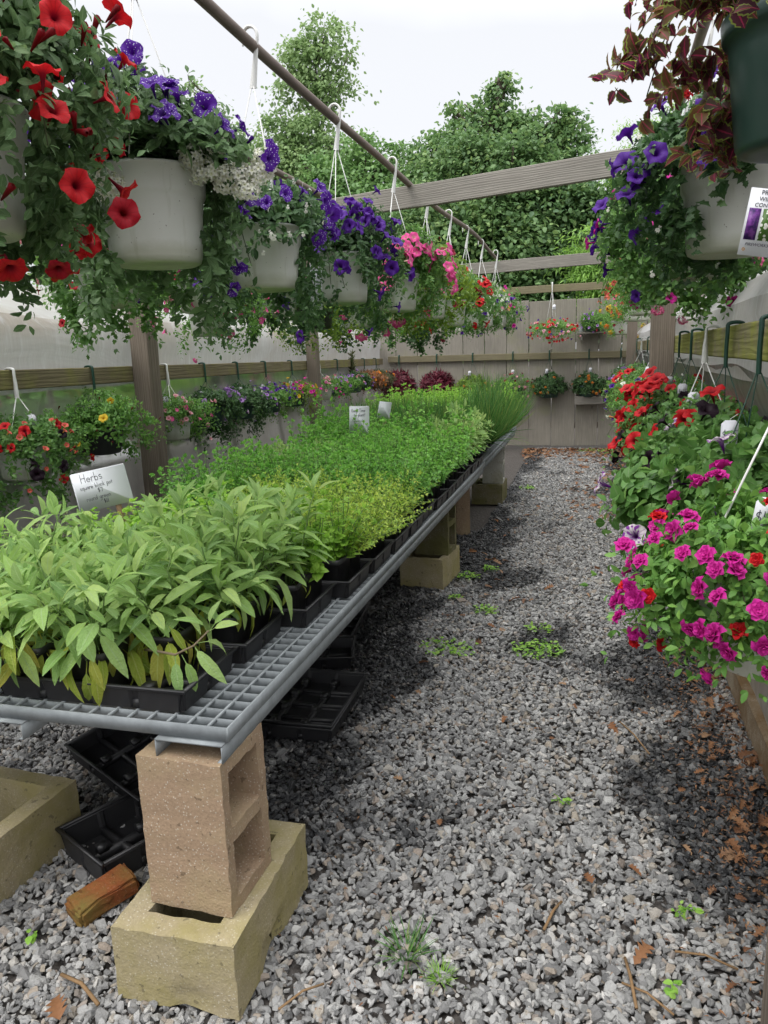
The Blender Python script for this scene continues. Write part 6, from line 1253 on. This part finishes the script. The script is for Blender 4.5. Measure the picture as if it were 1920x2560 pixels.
def text(e, s, x, z, size, shear=0.0, sx_=1.0):
    cu = bpy.data.curves.new('text', 'FONT'); cu.body = s; cu.size = size; cu.align_x = 'CENTER'; cu.shear = shear; cu.extrude = 0.0002
    o = bpy.data.objects.new('text', cu); dg = bpy.context.evaluated_depsgraph_get(); COL.objects.link(o); dg.update(); m_ = bpy.data.meshes.new_from_object(o.evaluated_get(dg)); bpy.data.objects.remove(o)
    m_.materials.clear(); m_.materials.append(M['ink']); q = link('lettering', m_, e, loc=(x, -0.0012, z)); q.rotation_euler = (PI2, 0, 0); q.scale = (sx_, 1, 1)
def pic(e):
    for (x0, x1, m_) in ((-0.052, -0.022, 'pic_purple'), (-0.016, 0.014, 'pic_white'), (0.020, 0.050, 'pic_red')):
        v, t = box_vt(x0, x1, -0.0013, -0.0008, -0.045, 0.035); link('picture', rawmesh('picture', v, t, None, False, (M[m_],)), e)
    text(e, 'PROVEN', 0.0, 0.070, 0.016); text(e, 'WINNERS', 0.0, 0.054, 0.015); text(e, 'CONTAINER', -0.002, 0.039, 0.014, 0.2); text(e, 'FIREWORKS', -0.015, -0.060, 0.011, 0.2)
    v, t = lathe_vt([(0.0022, 0), (0.004, 0.0004)], 12); v = v[:, [0, 2, 1]]*[1, -1, 1]+[-0.046, -0.001, -0.070]; link('emblem', rawmesh('emblem', v, t, None, False, (M['f_yellow'],)), e)
card((0.428, 2.33, 1.80), (0.0, 0.16, 0.1), 0.116, 0.17, 'printed picture tag with flower photos on the white right hand basket', pic)
M['f_yellow'].name = 'petal_yellow'

# ------------------------------------------------------------------ weeds, dead leaves, twigs on the gravel
def weed(x, y, kind, R, n, seed, label):
    r_ = np.random.default_rng(seed); e = empty('weed', (x, y, 0.0), label=label, cat='weed', group='weeds in the gravel'); a = Acc()
    if kind == 'grass':
        ph = r_.uniform(0, 2*PI, n); b = R*0.35*np.sqrt(r_.random(n)); P = np.stack([b*np.cos(ph), b*np.sin(ph), 0*b], 1); d = nrm(np.stack([np.cos(ph), np.sin(ph), r_.uniform(0.5, 2.2, n)], 1)+r_.normal(size=(n, 3))*0.3)
        V, Tt, A = leaf_tpl([(0, 0), (0.05, 1), (0.4, 0.9), (0.75, 0.6), (1, 0)], 0.5, 0.25, 0.02); a.tile((V, Tt, A), frames(d, nrm(np.array([0, 0, 1.0])+r_.normal(size=(n, 3))*0.3))*(R*r_.uniform(0.5, 1.2, n))[:, None, None], P, r_.random(n)); mt = M['lf_chive'] if n < 100 else M['lf_mint']
    else:
        ph = r_.uniform(0, 2*PI, n); rr_ = R*np.sqrt(r_.random(n)); P = np.stack([rr_*np.cos(ph), rr_*np.sin(ph)*0.8, r_.uniform(0.008, 0.03, n)], 1); d = nrm(np.stack([r_.normal(size=n), r_.normal(size=n), r_.uniform(0, 0.6, n)], 1))
        a.tile(L_broad, frames(d, nrm(np.array([0, 0, 1.0])+r_.normal(size=(n, 3))*0.3))*(0.022*r_.uniform(0.5, 1.3, n))[:, None, None], P, r_.random(n)); mt = M['lf_mint']
        for i in range(max(2, n//10)):
            p = P[i*9 % n]; v, t = tube_vt(np.stack([[0, 0, 0.005], p*0.5+[0, 0, 0.012], p]), 0.0012, 3); a.add(v, t)
    link('foliage', a.mesh('foliage', False, (mt,)), e, kind='stuff')
weed(-0.43, 1.60, 'grass', 0.085, 90, 1, 'wispy grass tuft with seed stems in the front gravel'); weed(-0.335, 1.545, 'grass', 0.045, 110, 2, 'small dense bright grass tuft right beside the wispy one')
weed(-0.25, 3.66, 'broad', 0.14, 150, 3, 'largest bright green weed patch in the middle of the aisle'); weed(-0.27, 3.95, 'broad', 0.07, 40, 4, 'small weed just behind the largest patch')
weed(-0.70, 3.60, 'broad', 0.15, 110, 5, 'spreading weed left of the largest patch, beside the bench'); weed(-0.59, 4.2, 'broad', 0.07, 50, 6, 'little weed halfway between the bench and aisle centre')
weed(-0.80, 4.86, 'broad', 0.09, 50, 7, 'weed at the foot of the second bench support'); weed(-0.68, 5.05, 'broad', 0.06, 40, 17, 'weed a little right of the second support foot'); weed(-0.80, 4.4, 'broad', 0.06, 26, 8, 'yellowish weed in front of the second support')
weed(-0.08, 2.35, 'broad', 0.03, 14, 9, 'single tiny seedling in the dry gravel'); weed(0.20, 1.62, 'broad', 0.022, 8, 10, 'seedling near the right front corner'); weed(0.26, 1.9, 'broad', 0.03, 14, 11, 'seedling among the dead leaves on the right'); weed(-0.7, 8.2, 'broad', 0.09, 60, 12, 'far weed by the white block'); weed(0.0, 11.3, 'broad', 0.25, 120, 13, 'green weeds at the foot of the fence on the right')
weed(-1.40, 1.42, 'broad', 0.02, 8, 14, 'seedling by the lower left gravel edge')
OAK = rawmesh('fallen_leaf', L_oak[0], L_oak[1], L_oak[2], False, (M['deadleaf'],))
def litter(n, fx, fy, sz, seed):
    r_ = np.random.default_rng(seed); x, y = fx(r_, n), fy(r_, n); P = np.stack([x, y, 0.010+0.012*r_.random(n)], 1); ph = r_.uniform(0, 2*PI, n)
    d = nrm(np.stack([np.cos(ph), np.sin(ph), r_.normal(size=n)*0.15], 1)); return P, d, nrm(np.array([0, 0, 1.0])+r_.normal(size=(n, 3))*0.35), sz*r_.uniform(0.5, 1.3, n), r_.random(n)
a = Acc()
for args in ((420, lambda r, n: 0.52+r.normal(size=n)*0.06, lambda r, n: r.uniform(1.3, 8, n), 0.045, 1), (520, lambda r, n: r.uniform(-1.0, 0.5, n), lambda r, n: 11.5-np.abs(r.normal(size=n))*0.5, 0.07, 2), (260, lambda r, n: r.uniform(-0.3, 0.5, n), lambda r, n: r.uniform(6.5, 11, n), 0.065, 3), (60, lambda r, n: r.uniform(-0.85, 0.5, n), lambda r, n: r.uniform(2.2, 10, n), 0.05, 4), (30, lambda r, n: -0.65+r.normal(size=n)*0.15, lambda r, n: r.uniform(3, 7.5, n), 0.06, 5), (2600, lambda r, n: 0.48+r.normal(size=n)*0.09, lambda r, n: r.uniform(1.2, 5, n), 0.018, 6), (80, lambda r, n: 0.46+r.normal(size=n)*0.08, lambda r, n: r.uniform(1.3, 3.6, n), 0.034, 8), (500, lambda r, n: r.uniform(-0.9, 0.5, n), lambda r, n: r.uniform(1.15, 7, n), 0.016, 9), (400, lambda r, n: r.uniform(-0.8, 0.6, n), lambda r, n: r.uniform(1.1, 6, n), 0.010, 7)):
    P, d, nn_, s, rr_ = litter(*args); a.tile(L_oak if args[3] > 0.02 else L_slim, frames(d, nn_)*s[:, None, None], P, rr_)
link('leaf_litter', a.mesh('leaf_litter', False, (M['deadleaf'],)), kind='stuff', label='scattered brown dead leaves and bits on the gravel', cat='litter')
for (x, y, rz, s, lb) in ((-1.16, 1.21, 0.8, 0.085, 'curled tan oak leaf lying in the bottom left corner'), (-0.86, 1.235, 2.0, 0.06, 'reddish oak leaf pushed against the front block'), (0.02, 1.95, 0.4, 0.05, 'orange brown leaf on dark gravel right of centre'), (0.16, 1.75, 2.6, 0.07, 'dark red brown oak leaf among straw on the right'), (-0.63, 2.35, 1.2, 0.04, 'small orange leaf near the black trays'),
                      (-0.45, 2.12, 0.2, 0.04, 'flat rusty leaf in the pale gravel'), (0.12, 2.05, 4.0, 0.045, 'curled leaf at the edge of the wet gravel'), (-0.33, 2.9, 3.0, 0.045, 'rusty leaf in the middle of the aisle'), (-0.1, 3.25, 1.0, 0.04, 'star shaped tan leaf below the big weed patch'), (0.24, 1.42, 5.0, 0.05, 'brown leaf in the lower right gravel')):
    o = link('fallen_leaf', OAK, loc=(x, y, 0.020), label=lb, cat='dead leaf', group='single dead leaves'); o.rotation_euler = (0.2, -0.15, rz); o.scale = (s, s, s)
for i, (x0, y0, x1, y1, r, lb) in enumerate(((-1.25, 1.33, -1.10, 1.27, 0.005, 'short flaking twig at the lower left'), (-1.22, 1.50, -1.10, 1.36, 0.002, 'thin pale stalk beside the front block'), (-0.68, 1.36, -0.60, 1.45, 0.003, 'reddish twig lying right of the front block'), (0.09, 1.62, 0.20, 1.55, 0.003, 'straw twig on the right front gravel'), (0.22, 1.75, 0.36, 1.72, 0.003, 'upper straw stalk near the nearest post'), (0.10, 1.70, 0.12, 1.55, 0.004, 'forked straw stalk on wet gravel'), (0.22, 2.72, 0.12, 2.95, 0.003, 'long pale stick beside the magenta basket'), (-0.10, 1.75, -0.06, 1.86, 0.004, 'short rusty twig in the right of centre gravel'))):
    m_ = np.array([(x0+x1)/2, (y0+y1)/2+0.01, 0.022]); v, t = tube_vt(np.array([(x0, y0, 0.014), m_, (x1, y1, 0.018)]), r, 5)
    link('twig', rawmesh('twig', v, t, None, True, (M['twig'],)), label=lb, cat='twig', group='twigs on the gravel')
